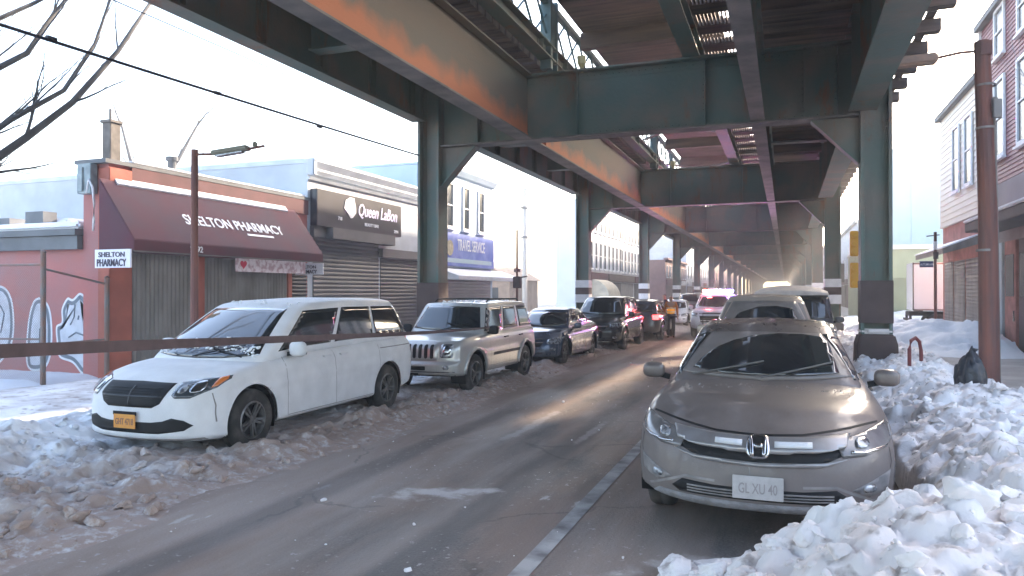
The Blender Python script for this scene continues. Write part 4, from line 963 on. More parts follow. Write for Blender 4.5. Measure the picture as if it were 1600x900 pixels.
    def wheels(s, rim, spokes=10, w=.225, hub=.62):
        sp = s.sp; r = sp['rw']
        for wy in (sp['fo'], sp['fo'] + sp['wb']):
            for sd in (-1, 1):
                cx = sd * (sp['W'] / 2 - w / 2 - sp.get('win', .02))
                prof = [(r * hub, -w / 2 + .01), (r * .80, -w / 2 - .004), (r * .95, -w / 2 + .012), (r, -w / 2 + .045), (r, -.01), (r - .012, 0), (r, .01), (r, w / 2 - .045), (r * .95, w / 2 - .012), (r * .80, w / 2 + .004), (r * hub, w / 2 - .01)]
                t = MB().lathe(prof, 36, 'x', (cx, wy, r)); wh = t.build('wheel', M_rubber, s.o, True)
                f = MB(); f.lathe([(r * hub, w / 2 * sd * .9), (r * hub - .02, w / 2 * sd), (r * hub - .035, w / 2 * sd * .75), (r * hub - .04, 0)], 32, 'x', (cx, wy, r))
                f.lathe([(.045, 0), (.045, sd * w * .42), (.02, sd * w * .46), (.001, sd * w * .46)], 16, 'x', (cx, wy, r))
                for i in range(spokes):
                    a = 2 * math.pi * i / spokes + .1 + (.16 if i % 2 else -.16) * (spokes >= 10)
                    x1, x0 = cx + sd * w * .38, cx + sd * w * .36
                    a2 = 2 * math.pi * i / spokes + .1
                    p0 = Vector((x1, wy + .04 * math.cos(a2), r + .04 * math.sin(a2))); p1 = Vector((x0 + sd * .015, wy + (r * hub - .02) * math.cos(a), r + (r * hub - .02) * math.sin(a)))
                    f.bar(p0, p1, .026, .03, (1, 0, 0))
                f.build('rim', rim, wh)
                d = MB().lathe([(.001, sd * w * .12), (r * hub - .03, sd * w * .12)], 24, 'x', (cx, wy, r)); d.build('brake', M_black, wh)
                # wheel housing
                Ra = sp['rw'] + sp.get('gap', .055) - .003; q = MB(); n = 20; x0 = sd * (sp['W'] / 2 - .33); x1 = sd * (sp['W'] / 2 * .955)
                a0 = -.35
                vs = []; fs = []
                for i in range(n + 1):
                    a = a0 + (math.pi - 2 * a0) * i / n; yy, zz = wy + Ra * math.cos(a), r + Ra * math.sin(a); vs += [(x0, yy, zz), (x1, yy, zz)]
                    if i: fs.append((2 * i - 2, 2 * i, 2 * i + 1, 2 * i - 1))
                c_ = len(vs); vs.append((x0, wy, r))
                for i in range(n): fs.append((2 * i, 2 * i + 2, c_))
                q.add(vs, fs); q.build('wheel_housing', M_black, s.o, True)
    def mirrors(s, y, z, m, size=(.20, .13, .15), out=.13, glass=None):
        for sd in (-1, 1):
            bm = bmesh.new(); bmesh.ops.create_icosphere(bm, subdivisions=3, radius=1)
            x0 = sd * (s.sp['W'] / 2 + out - .07)
            for v in bm.verts:
                c = v.co; p = 3.2; k = (abs(c.x) ** p + abs(c.y) ** p + abs(c.z) ** p) ** (-1 / p)
                c *= k; c.x *= size[0] / 2; c.y *= size[1] / 2 * (1 if c.y < 0 else .55); c.z *= size[2] / 2; c += Vector((x0, y, z))
            me = bpy.data.meshes.new('side_mirror'); bm.to_mesh(me); bm.free(); o = link_mesh('side_mirror', me, m, s.o, True)
            a = MB(); a.bar((sd * (s.sp['W'] / 2 - .10), y + .04, z - .07), (x0, y + .02, z - .03), .07, .05); a.build('arm', M_black, o)
            g = MB(); g.box(x0 - size[0] * .4, x0 + size[0] * .4, y + size[1] * .27, y + size[1] * .30, z - size[2] * .36, z + size[2] * .36); g.build('mirror_glass', M_glass, o)
    def doors(s, ys, z0, z1, m=None, handles=(), mh=None):
        m = m or M_black
        for y in ys:
            for sd in (1, -1): s.line('door_seam', [(y + .02, z0), (y, (z0 + z1) / 2), (y - .01, z1)], 's', m, side=sd, sp=.06)
        for sd in (1, -1): s.line('door_seam', [(ys[0] + .03, z0), (ys[-1] + .02, z0)], 's', m, side=sd, sp=.08)
        for (y, z) in handles:
            for sd in (1, -1):
                h, n, i, d = s.bvh.ray_cast(Vector((sd * 4, y, z)), Vector((-sd, 0, 0)))
                if h: b = MB(); b.bar((h.x + sd * .025, y - .085, z), (h.x + sd * .025, y + .085, z + .005), .02, .028); b.box(min(h.x - .01, h.x + sd * .03), max(h.x - .01, h.x + sd * .03), y - .085, y - .06, z - .01, z + .012); b.box(min(h.x - .01, h.x + sd * .03), max(h.x - .01, h.x + sd * .03), y + .06, y + .085, z - .01, z + .012); b.build('door_handle', mh or m, s.o, bevel=.004)
    def plate(s, x, z, w, h, m, txt, mt, rear=False, frame=None, tilt=0):
        ax = 'f' if not rear else 'r'
        h_, n, i, d = s.bvh.ray_cast(Vector((x, -3 if not rear else 12, z)), Vector((0, 1 if not rear else -1, 0)))
        y = h_.y - .03 if not rear else h_.y + .03; e = .008
        b = MB(); b.box(x - w / 2, x + w / 2, y - e / 2, y + e / 2, z - h / 2, z + h / 2); b.box(x - w * .3, x + w * .3, min(y, h_.y), max(y, h_.y + .01), z - h * .3, z + h * .3); o = b.build('licence_plate', m, s.o, bevel=.003)
        if frame: f = MB(); f.box(x - w / 2 - .008, x + w / 2 + .008, y - e / 2 + .001, y + e / 2 + .004, z + h / 2 - .012, z + h / 2 + .028); f.build('plate_frame', frame, o)
        if txt:
            xd = (1, 0, 0) if not rear else (-1, 0, 0)
            t = lettering('lettering', txt, h * .62, (x, y - (e / 2 + .001) * (1 if not rear else -1), z - h * .24), xd, (0, 0, 1), mt, o, depth=.0015, sx=.62, align='CENTER')
        return o
    def wipers(s, m=None, pairs=((-.05, .55), (.62, .02))):
        z0 = s.wsz[0]
        for (xa, xb) in pairs:
            pts = []
            for k in range(7):
                x = xa + (xb - xa) * k / 6; z = z0 + .0 + .13 * k / 6
                h, n, i, d = s.bvh.ray_cast(Vector((x, -3, z)), Vector((0, 1, 0)))
                if h: pts.append(tuple(h + n * (.022 if n.y < 0 else -.022)))
            if len(pts) > 2: MB().tube(pts, .009, 6).build('wiper', m or M_black, s.o)

M_dirt_glass = mat('grimy_windshield', (.13, .11, .10), .4, 0, var2=(.17, .145, .135), scale=5, detail=10, coat=.4, bump=.1, bscale=60)

# ------------------------------------------------ grey sedan (near right)
S = 1.06
sedan = dict(win=.07, L=5.15, W=1.96, H=1.54, fo=.98, wb=2.95, rw=.345, ws=(1.35,),
    top=[(0, .80), (.10, .86), (.35, .925), (.8, .985), (1.4, 1.035), (3.6, 1.10), (4.3, 1.16), (5.0, 1.10), (5.15, 1.0)],
    bot=[(0, .235), (.5, .215), (1.3, .20), (3.9, .20), (4.6, .26), (5.15, .34)],
    plan=[(0, .93), (.35, .98), (.9, 1.0), (3.8, 1.0), (4.7, .95), (5.15, .87)],
    side=[(0, .94), (.12, .985), (.45, 1.0), (.70, .985), (.86, .945), (1, .86)], crown=.055, bow=.36, bowlen=1.25,
    nose=[(0, .10), (.12, .02), (.3, 0), (.6, .03), (.8, .06), (.92, .14), (1, .26)], hlx=.66,
    gh=dict(b0=1.28, b1=4.45, t0=2.12, t1=3.65, wb=.83, wt=.60, roof=[(1.9, 1.46), (2.2, 1.51), (2.8, 1.54), (3.5, 1.50), (3.9, 1.43)]))
P_sedan = paint('silver_paint_salted', (.11, .085, .075), (.20, .172, .163), -.02, .80, .24, .3, .9, .60, .5)
c = Car(sedan, (-.19, 5.52, 0), 0, 'parked_car', 'salt stained grey sedan parked facing the camera in the near right lane', 'car', q=1.15)
c.body(P_sedan)
M_dirtygrey = mat('salted_trim', (.16, .15, .15), .6, var2=(.27, .25, .24), scale=8, detail=8)
c.glass(M_glass, [(.06, .42), (.455, .80)], wsm=M_dirt_glass)
# wiped area of the windshield
zb, zt = c.wsz
def fan(cx, cz, r, a0, a1, n=14): return [(cx + r * math.cos(a0 + (a1 - a0) * i / n), cz + r * math.sin(a0 + (a1 - a0) * i / n)) for i in range(n + 1)]
wip = [(-.63, zb + .065), (-.56, zb + .15), (-.44, zb + .24), (-.28, zb + .31), (-.10, zb + .355), (.12, zb + .375), (.34, zb + .37), (.50, zb + .345), (.56, zb + .30), (.585, zb + .22), (.61, zb + .12), (.63, zb + .055), (.34, zb + .028), (0, zb + .02), (-.34, zb + .028)]
c.proj('wiped_glass', wip, 'f', M_glass, c.ws, off=.009, back=.004, sp=.05)
c.wipers(mat('salted_wiper', (.10, .095, .09), .7), pairs=((-.62, .0), (-.02, .58)))
c.wheels(M_rimdark, 10)
c.mirrors(1.78, 1.08, P_sedan, (.21, .14, .15), .12)
c.doors([1.55, 2.62, 3.62], .34, .98, M_black, handles=((2.42, .90), (3.42, .93)), mh=P_sedan)
# hood shut line and grille group
M_salt = paint('salted_bumper', (.27, .26, .265), (.37, .345, .335), -.2, .8, .5, .1, .2, .2)
c.line('hood_seam', [(-.84, .86), (-.62, .835), (-.30, .80), (0, .79), (.30, .80), (.62, .835), (.84, .86)], 'f', M_black, w=.012, sp=.05)
gr_ = c.proj('grille', [(-.60, .765), (-.3, .745), (0, .738), (.3, .745), (.60, .765), (.56, .68), (.42, .625), (.2, .61), (0, .608), (-.2, .61), (-.42, .625), (-.56, .68)], 'f', M_black, off=.004, sp=.04)
c.proj('grille_bar', [(-.62, .79), (-.3, .768), (0, .762), (.3, .768), (.62, .79), (.58, .715), (.40, .69), (.2, .684), (0, .682), (-.2, .684), (-.40, .69), (-.58, .715)], 'f', mat('salted_chrome', (.36, .35, .36), .35, .6, var2=(.30, .28, .27), scale=7), gr_, off=.030, sp=.04, back=.03)
c.proj('grille_bar', [(-.60, .66), (-.42, .632), (0, .618), (.42, .632), (.60, .66), (.42, .606), (0, .592), (-.42, .606)], 'f', MATS['salted_chrome'], gr_, off=.024, sp=.04, back=.03)
c.proj('grille_insert', [(-.30, .74), (-.11, .738), (-.11, .705), (-.30, .71)], 'f', mat('pale_ice', (.66, .66, .68), .4), gr_, off=.036, back=.01)
c.proj('grille_insert', [(.11, .738), (.36, .742), (.36, .708), (.11, .705)], 'f', MATS['pale_ice'], gr_, off=.036, back=.01)
def rr_(cx, cz, w, h, r, n=5):
    o = []
    for qx, qz, a in ((1, 1, 0), (-1, 1, 90), (-1, -1, 180), (1, -1, 270)):
        for i in range(n + 1):
            t = R(a + 90 * i / n); o.append((cx + qx * (w / 2 - r) + r * math.cos(t), cz + qz * (h / 2 - r) + r * math.sin(t)))
    return o
em = c.proj('emblem', rr_(0, .708, .155, .125, .045), 'f', M_chrome, off=.040, back=.02, sp=.03)
c.proj('badge_recess', rr_(0, .708, .128, .100, .035), 'f', M_black, em, off=.043, back=0, sp=.03)
for sd in (-1, 1): c.proj('badge_letter', [(sd * .045, .755), (sd * .060, .755), (sd * .048, .66), (sd * .026, .66), (sd * .032, .70)], 'f', M_chrome, em, off=.050, back=.008, sp=.03)
c.proj('badge_letter', [(-.034, .715), (.034, .715), (.031, .70), (-.031, .70)], 'f', M_chrome, em, off=.050, back=.008, sp=.03)
for sd in (-1, 1):
    hl = c.proj('headlight', [(sd * .52, .762), (sd * .72, .805), (sd * .895, .855), (sd * .925, .83), (sd * .93, .76), (sd * .88, .715), (sd * .72, .672), (sd * .56, .668)], 'f', mat('salted_lens', (.22, .21, .21), .22, .2, var2=(.13, .12, .12), scale=6, coat=.5), off=.008, sp=.03, back=.02)
    c.proj('lamp_strip', [(sd * .62, .705), (sd * .72, .700), (sd * .88, .722), (sd * .87, .708), (sd * .72, .685), (sd * .62, .69)], 'f', M_chrome, hl, off=.014, sp=.03)
    c.proj('lamp_projector', [(sd * x_, z_) for x_, z_ in rr_(.70, .745, .10, .06, .028)], 'f', M_lens, hl, off=.013, sp=.03)
    fg = c.proj('fog_lamp_recess', [(sd * .62, .45), (sd * .80, .52), (sd * .90, .55), (sd * .88, .44), (sd * .74, .40)], 'f', M_dirtygrey, off=.005, sp=.04)
    c.proj('fog_lamp', [(sd * x_, z_) for x_, z_ in rr_(.74, .455, .09, .05, .024)], 'f', M_lens, fg, off=.012, sp=.03)
    c.line('bumper_crease', [(sd * .30, .47), (sd * .52, .475), (sd * .70, .40), (sd * .82, .34)], 'f', M_dirtygrey, w=.018, sp=.03)
    c.line('bumper_seam', [(sd * .90, .70), (sd * .915, .60), (sd * .90, .56)], 'f', M_black, w=.006, sp=.03)
c.line('bumper_seam', [(-.06, .588), (-.055, .54), (-.052, .515)], 'f', M_dirtygrey, w=.008, sp=.03)
lg = c.proj('lower_grille', [(-.54, .452), (-.3, .44), (.3, .44), (.52, .455), (.62, .39), (.54, .355), (-.56, .355), (-.62, .39)], 'f', M_black, off=.004, sp=.04)
for z_ in (.375, .395, .415): c.proj('slat', [(-.50, z_ + .005), (.50, z_ + .005), (.50, z_ - .004), (-.50, z_ - .004)], 'f', M_dirtygrey, lg, off=.010, sp=.06)
c.proj('lower_lip', [(-.72, .345), (0, .335), (.72, .345), (.78, .30), (.3, .283), (-.3, .283), (-.78, .30)], 'f', mat('frosted_lip', (.30, .29, .30), .7, var2=(.19, .18, .18), scale=10, bump=.6, bscale=60), off=.012, sp=.04)
c.plate(0, .455, .345, .165, mat('plate_grey', (.50, .475, .47), .6, var2=(.42, .40, .39), scale=20), 'GL XU 40', mat('plate_ink', (.30, .27, .27), .6))
M_saltspeck = MATS['frosted_lip']

# ------------------------------------------------ white minivan
van = dict(L=5.08, W=1.92, H=1.73, fo=.90, wb=3.08, rw=.355, ws=(1.2,), gap=.06,
    top=[(0, .84), (.10, .89), (.3, .935), (.7, .985), (1.1, 1.03), (1.8, 1.09), (4.6, 1.15), (5.08, 1.14)],
    bot=[(0, .20), (.5, .20), (1.3, .24), (3.7, .24), (4.4, .27), (5.08, .33)],
    plan=[(0, .93), (.3, .975), (.9, 1.0), (4.2, 1.0), (5.08, .95)],
    side=[(0, .95), (.10, .985), (.45, 1.0), (.8, .985), (1, .93)], crown=.035, bow=.24, bowlen=1.0, crease=.60,
    nose=[(0, .05), (.12, 0), (.5, .0), (.8, .02), (.92, .07), (1, .17)], tail=[(0, .05), (.3, 0), (1, .04)], hlx=.70,
    gh=dict(b0=.86, b1=5.04, t0=1.98, t1=4.66, wb=.88, wt=.70, roof=[(1.9, 1.66), (2.3, 1.70), (3.2, 1.73), (4.5, 1.71), (4.8, 1.67)]))
P_white = paint('white_paint', (.74, .75, .77), (.36, .33, .31), .55, 1.5, .25, 0, .8, .55)
v = Car(van, (-6.74, 6.08, 0), 0, 'parked_minivan', 'white minivan with orange licence plate parked in brown slush by the pharmacy', 'minivan', q=1.1)
v.body(P_white)
v.glass(M_glass, [(.105, .385), (.41, .67), (.69, .955)], v0=.15, v1=.84)
v.wipers(); v.wheels(M_rim, 10)
v.mirrors(1.60, 1.13, P_white, (.23, .15, .19), .15)
v.doors([1.5, 2.55, 3.72], .32, 1.04, M_dirtygrey, handles=((2.36, .98), (2.75, .98)), mh=P_white)
for sd in (1, -1): v.line('door_track', [(3.75, .985), (4.75, .99)], 's', M_dirtygrey, side=sd, w=.014)
gr_ = v.proj('grille', [(-.47, .835), (0, .845), (.47, .835), (.455, .72), (.40, .63), (.31, .585), (-.31, .585), (-.40, .63), (-.455, .72)], 'f', M_black, off=.006, sp=.04)
v.proj('grille_bar', [(-.42, .708), (.42, .708), (.415, .694), (-.415, .694)], 'f', mat('dark_metal_trim', (.05, .05, .055), .4, .5), gr_, off=.014, sp=.06)
v.proj('grille_bar', [(-.008, .80), (.008, .80), (.008, .60), (-.008, .60)], 'f', MATS['dark_metal_trim'], gr_, off=.015, sp=.06)
for z_ in (.625, .655, .675, .73, .755, .78): v.proj('slat', [(-.38, z_ + .003), (.38, z_ + .003), (.38, z_ - .003), (-.38, z_ - .003)], 'f', M_black, gr_, off=.010, sp=.1)
for sd in (-1, 1):
    hl = v.proj('headlight', [(sd * .52, .845), (sd * .64, .87), (sd * .78, .885), (sd * .865, .90), (sd * .885, .865), (sd * .86, .785), (sd * .80, .745), (sd * .70, .69), (sd * .56, .69), (sd * .52, .72)], 'f', mat('dark_lens', (.07, .08, .09), .12, .3, coat=1, var2=(.3, .3, .32), scale=10, lo=.55, hi=.7), off=.007, sp=.03, back=.02)
    v.proj('lamp_bowl', [(sd * x_, z_) for x_, z_ in rr_(.72, .795, .12, .12, .058)], 'f', M_chrome, hl, off=.013, sp=.03)
    v.proj('lamp_bowl', [(sd * x_, z_) for x_, z_ in rr_(.60, .775, .075, .085, .036)], 'f', M_lens, hl, off=.013, sp=.03)
    v.proj('turn_lens', [(sd * .82, .885), (sd * .858, .893), (sd * .876, .862), (sd * .855, .80), (sd * .825, .785)], 'f', M_amber, hl, off=.014, sp=.03)
    v.line('bumper_seam', [(sd * .85, .735), (sd * .88, .60), (sd * .885, .42)], 'f', M_dirtygrey, w=.008, sp=.03)
v.proj('lower_grille', [(-.74, .40), (-.66, .455), (-.54, .48), (-.44, .445), (-.3, .43), (.3, .43), (.44, .445), (.54, .48), (.66, .455), (.74, .40), (.66, .345), (.4, .31), (-.4, .31), (-.66, .345)], 'f', M_black, off=.005, sp=.04)
v.proj('lower_lip', [(-.80, .265), (0, .255), (.80, .265), (.80, .235), (.3, .21), (-.3, .21), (-.80, .235)], 'f', M_dirtygrey, off=.008, sp=.05)
v.plate(-.02, .435, .31, .155, mat('plate_orange', (.75, .33, .05), .5, var2=(.65, .27, .05), scale=14), 'GHT 4718', mat('plate_navy', (.25, .12, .08), .5), frame=M_black)
v.proj('tail_lamp', [(4.86, 1.15), (5.0, 1.15), (5.03, .78), (4.93, .76)], 's', M_red, side=1, off=.006); v.proj('tail_lamp', [(4.86, 1.15), (5.0, 1.15), (5.03, .78), (4.93, .76)], 's', M_red, side=-1, off=.006)
# frost and snow crumbs on the cowl and roof edge
fr = MB()
def crumbs(car, pts, m, name, seed=0, r0=.008, r1=.03):
    rs = np.random.RandomState(seed); its_ = []
    for (x, y) in pts:
        h, n, i, d = car.bvh.ray_cast(Vector((x, y, 5)), Vector((0, 0, -1)))
        if h: its_.append((h.x, h.y, h.z + .004, rs.uniform(r0, r1)))
    if not its_: return
    o = chunk_mesh(name, its_, m); o.parent = car.o; return o
rs = np.random.RandomState(4)
crumbs(v, [(rs.uniform(-.8, .8), 1.12 + .14 * abs(rs.randn()) * .5) for i in range(90)], M_snowclean, 'cowl_snow', 1, .01, .035)
crumbs(v, [(rs.uniform(-.55, .62), rs.uniform(2.0, 2.25)) for i in range(26)], M_snowclean, 'roof_snow', 2, .01, .03)
crumbs(c, [(rs.uniform(-.7, .7), rs.uniform(1.05, 1.22)) for i in range(60)], M_saltspeck, 'cowl_frost', 3, .003, .008)

# ------------------------------------------------ silver boxy SUV
jeep = dict(L=4.12, W=1.74, H=1.64, fo=.80, wb=2.52, rw=.355, ws=(1.1,), gap=.075, p=(18, 40, 16),
    top=[(0, .90), (.08, .98), (.5, 1.03), (1.1, 1.07), (2.0, 1.08), (4.12, 1.10)],
    bot=[(0, .36), (.5, .34), (1.2, .34), (3.2, .34), (4.12, .42)],
    plan=[(0, .93), (.2, .97), (.8, 1.0), (3.6, 1.0), (4.12, .97)],
    side=[(0, .97), (.10, .99), (.45, 1.0), (.8, .99), (1, .95)], crown=.03, bow=.10, bowlen=.7, crease=.5,
    nose=[(0, .0), (.15, -.03), (.38, -.03), (.45, .03), (.9, .05), (1, .09)], tail=[(0, -.04), (.3, -.04), (.4, 0), (1, .03)], hlx=.60,
    gh=dict(b0=1.10, b1=4.08, t0=1.58, t1=3.86, wb=.80, wt=.68, roof=[(1.4, 1.58), (1.7, 1.61), (2.6, 1.64), (3.8, 1.62), (4.0, 1.60)], wsbow=.10), gp=(22, 40, 22))
P_jeep = paint('silver_beige_paint', (.46, .45, .43), (.30, .27, .24), .5, 1.4, .3, .4, .7, .5)
j = Car(jeep, (-6.15, 11.55, 0), R(-1.5), 'parked_suv', 'silver boxy off-roader with seven slot grille parked behind the white minivan', 'off-road car', q=.9)
j.body(P_jeep); j.glass(M_glass, [(.05, .335), (.37, .64), (.68, .95)], v0=.14, v1=.86); j.wipers(); j.wheels(M_rim, 5, hub=.64)
j.mirrors(1.42, 1.12, M_black, (.20, .12, .17), .13)
j.doors([1.42, 2.35, 3.15], .45, 1.0, M_dirtygrey, handles=((2.18, .95), (2.98, .95)), mh=M_black)
g0 = j.proj('grille', rr_(0, .785, .92, .30, .05), 'f', P_jeep, off=.012, sp=.08)
for i in range(7): j.proj('grille_slot', rr_((i - 3) * .112, .785, .066, .235, .03), 'f', M_black, g0, off=.016, sp=.05, back=0)
for sd in (-1, 1):
    hl = j.proj('headlight', rr_(sd * .60, .80, .22, .23, .04), 'f', M_lens, off=.010, sp=.04, back=.02)
    j.proj('lamp_bowl', [(sd * x_, z_) for x_, z_ in rr_(.60, .81, .15, .15, .07)], 'f', M_chrome, hl, off=.016)
    j.proj('fog_lamp', rr_(sd * .62, .52, .10, .07, .03), 'f', M_lens, off=.008)
    for sgn in (1,):
        pass
j.proj('bumper_intake', [(-.22, .535), (.24, .535), (.24, .47), (-.22, .47)], 'f', M_black, off=.004)
j.proj('lower_bumper', [(-.84, .45), (.84, .45), (.80, .37), (-.80, .37)], 'f', mat('charcoal_plastic', (.07, .068, .068), .7, var=.3, scale=6), off=.008, sp=.08)
j.proj('tow_recess', [(-.10, .42), (.10, .42), (.10, .385), (-.10, .385)], 'f', M_black, off=.012)
j.plate(-.40, .545, .28, .14, MATS['plate_grey'], '', MATS['plate_ink'])
for sd in (1, -1):
    j.line('side_moulding', [(1.55, .66), (3.15, .66)], 's', MATS['charcoal_plastic'], side=sd, w=.06, sp=.1)
    for wy in (.80, 3.32):
        n = 14; o_ = [(wy + .50 * math.cos(t), .355 + .50 * math.sin(t)) for t in [R(5) + R(170) * i / n for i in range(n + 1)]]; i_ = [(wy + .437 * math.cos(t), .355 + .437 * math.sin(t)) for t in [R(5) + R(170) * i / n for i in range(n + 1)]]
        j.proj('fender_flare', o_ + i_[::-1], 's', P_jeep, side=sd, off=.03, back=.05, sp=.07)
    j.proj('tail_lamp', [(3.92, 1.05), (4.06, 1.05), (4.08, .78), (3.96, .78)], 's', M_red, side=sd, off=.006)
rk = MB()
for sd in (-1, 1): rk.tube([(sd * .56, 1.9, 1.64), (sd * .56, 2.0, 1.69), (sd * .56, 3.5, 1.69), (sd * .56, 3.6, 1.64)], .016, 8)
for yy in (2.2, 3.2): rk.tube([(-.56, yy, 1.69), (.56, yy, 1.69)], .013, 8)
rk.build('roof_rack', M_black, j.o)
crumbs(j, [(rs.uniform(-.6, .6), rs.uniform(1.55, 3.7)) for i in range(60)], M_snowclean, 'roof_snow', 7, .01, .04)

# ------------------------------------------------ generic parked cars further back
def simple_car(spec, loc, rz, name, label, cat, P, group, q=.6, wins=((.06, .42), (.46, .82)), plates=True, rims=None, grille=True, tail=M_red, glassm=None):
    k = Car(spec, loc, rz, name, label, cat, group, q); k.body(P); k.glass(glassm or M_glass, list(wins)); k.wheels(rims or M_rimdark, 10); W = spec['W'] / 2
    ty = lambda y: float(ips(np.array([y]), spec['top'])[0])
    z = ty(0)
    k.mirrors(spec['gh']['b0'] + .42, ty(1.6) + .03, P)
    k.doors([spec['gh']['b0'] + .25, spec['gh']['b0'] + 1.3, spec['gh']['b0'] + 2.25], .36, ty(2.0) - .08, M_black, handles=((spec['gh']['b0'] + 1.1, ty(2) - .14), (spec['gh']['b0'] + 2.05, ty(2) - .12)), mh=P)
    if grille:
        g_ = k.proj('grille', [(-W * .55, z - .03), (W * .55, z - .03), (W * .45, z - .20), (-W * .45, z - .20)], 'f', M_black, off=.006, sp=.06)
        k.proj('grille_bar', [(-W * .52, z - .095), (W * .52, z - .095), (W * .50, z - .12), (-W * .50, z - .12)], 'f', M_chrome, g_, off=.014, sp=.06)
        for sd in (-1, 1): k.proj('headlight', [(sd * W * .60, z - .03), (sd * W * .93, z + .03), (sd * W * .96, z - .08), (sd * W * .85, z - .15), (sd * W * .60, z - .14)], 'f', M_lens, off=.008, sp=.04)
        k.proj('lower_grille', [(-W * .6, .42), (W * .6, .42), (W * .5, .32), (-W * .5, .32)], 'f', M_black, off=.005, sp=.06)
        for sd in (-1, 1): k.proj('fog_lamp', rr_(sd * W * .75, .42, .12, .07, .03), 'f', M_lens, off=.008, sp=.04)
        if plates: k.plate(0, .52, .30, .15, MATS['plate_grey'], '', MATS['plate_ink'])
    L = spec['L']; zt = ty(L - .15)
    for sd in (-1, 1): k.proj('tail_lamp', [(sd * W * .62, zt - .08), (sd * W * .93, zt - .07), (sd * W * .95, zt - .24), (sd * W * .66, zt - .24)], 'r', tail, off=.008, sp=.05)
    k.plate(0, zt - .35, .30, .15, MATS['plate_grey'], '', MATS['plate_ink'], rear=True)
    return k
import copy
GL = 'cars parked along the left kerb'; GR = 'cars parked along the right kerb'
sed2 = copy.deepcopy(sedan); sed2.update(L=4.55, W=1.74, H=1.38, fo=.85, wb=2.62, rw=.325,
    top=[(0, .68), (.10, .74), (.35, .80), (.8, .86), (1.4, .92), (3.4, .97), (4.0, 1.0), (4.55, .90)], bot=[(0, .22), (.5, .19), (1.3, .18), (3.4, .18), (4.55, .30)],
    plan=[(0, .90), (.35, .975), (.9, 1.0), (3.3, 1.0), (4.1, .95), (4.55, .87)],
    gh=dict(b0=1.12, b1=3.95, t0=1.9, t1=3.2, wb=.73, wt=.55, roof=[(1.7, 1.30), (2.0, 1.35), (2.5, 1.38), (3.1, 1.35), (3.4, 1.28)]))
P_blue = paint('dark_blue_paint', (.045, .065, .11), (.26, .23, .21), .55, 1.25, .25, .3, .8, .55)
k2 = simple_car(sed2, (-6.05, 17.1, 0), R(-1), 'parked_car', 'dark blue grey sedan parked behind the silver off-roader', 'car', P_blue, GL)
suv = dict(L=4.6, W=1.84, H=1.66, fo=.88, wb=2.70, rw=.355, ws=(1.1,),
    top=[(0, .86), (.10, .93), (.4, 1.0), (1.2, 1.07), (3.4, 1.12), (4.6, 1.12)], bot=[(0, .30), (.5, .27), (1.3, .26), (3.4, .26), (4.6, .36)],
    plan=[(0, .90), (.3, .965), (.9, 1.0), (3.8, 1.0), (4.6, .93)], side=[(0, .95), (.10, .985), (.45, 1.0), (.8, .98), (1, .92)], crown=.04, bow=.22,
    tail=[(0, .02), (.3, 0), (1, .06)], gh=dict(b0=1.05, b1=4.52, t0=1.72, t1=4.10, wb=.81, wt=.64, roof=[(1.5, 1.59), (1.9, 1.64), (2.7, 1.66), (4.0, 1.63), (4.3, 1.58)]))
P_blk = paint('black_paint', (.018, .018, .022), (.20, .17, .16), .6, 1.3, .2, .2, .9, .5)
P_char = paint('charcoal_paint', (.10, .10, .11), (.24, .22, .21), .6, 1.3, .3, .3, .8, .5)
P_tan = paint('tan_reflection_salted', (.36, .29, .23), (.42, .35, .30), .1, 1.1, .35, .3, .6, .3)  # tan body colour holds a painted-in warm reflection, under the salt
P_wht2 = paint('far_white_paint', (.72, .73, .76), (.40, .38, .37), .6, 1.4, .3, 0, .7, .5)
SW = ((.05, .34), (.37, .64), (.68, .94))
s1 = copy.deepcopy(suv); s1.update(H=1.58)
simple_car(s1, (-5.65, 22.2, 0), 0, 'parked_suv', 'black wagon parked between the blue grey sedan and the charcoal hatchback', 'car', P_blk, GL, wins=SW)
hb = copy.deepcopy(suv); hb.update(L=4.1, W=1.8, H=1.5, wb=2.5, top=[(0, .80), (.1, .88), (.4, .95), (1.2, 1.0), (3.4, 1.03), (4.1, 1.03)], bot=[(0, .25), (4.1, .3)], plan=[(0, .9), (.3, .965), (.9, 1), (3.3, 1), (4.1, .93)],
    gh=dict(b0=1.0, b1=4.02, t0=1.7, t1=3.6, wb=.79, wt=.62, roof=[(1.5, 1.44), (1.9, 1.48), (2.7, 1.50), (3.5, 1.46), (3.8, 1.42)]))
M_tail = mat('lit_tail_lamp', (.5, .03, .03), .2, emit=(1, .05, .05), estr=1.6)
simple_car(hb, (-5.25, 31.6, 0), R(180), 'parked_car', 'charcoal hatchback with glowing red tail lamps seen from behind on the left', 'car', P_char, GL, wins=SW, tail=M_tail)
simple_car(sed2, (-5.6, 38.5, 0), R(1), 'parked_car', 'small white car far down the left lane behind the pedestrians', 'car', P_wht2, GL)
for i, (yy, pp, lab) in enumerate(((50.5, P_char, 'far grey wagon on the left past the white car'), (57, P_blk, 'far black wagon on the left, second past the white car'), (63.5, P_wht2, 'farthest white wagon on the left kerb'))):
    simple_car(suv, (-6.3, yy, 0), 0, 'parked_suv', lab, 'car', pp, GL, q=.4, wins=SW)
s2 = copy.deepcopy(suv); s2['H'] = 1.76; s2['gh'] = dict(b0=1.15, b1=4.5, t0=1.85, t1=4.05, wb=.81, wt=.60, roof=[(1.6, 1.70), (2.0, 1.75), (2.7, 1.77), (4.0, 1.73), (4.3, 1.68)]); s2['top'] = [(0, .92), (.10, 1.0), (.4, 1.08), (1.2, 1.17), (3.4, 1.22), (4.6, 1.2)]
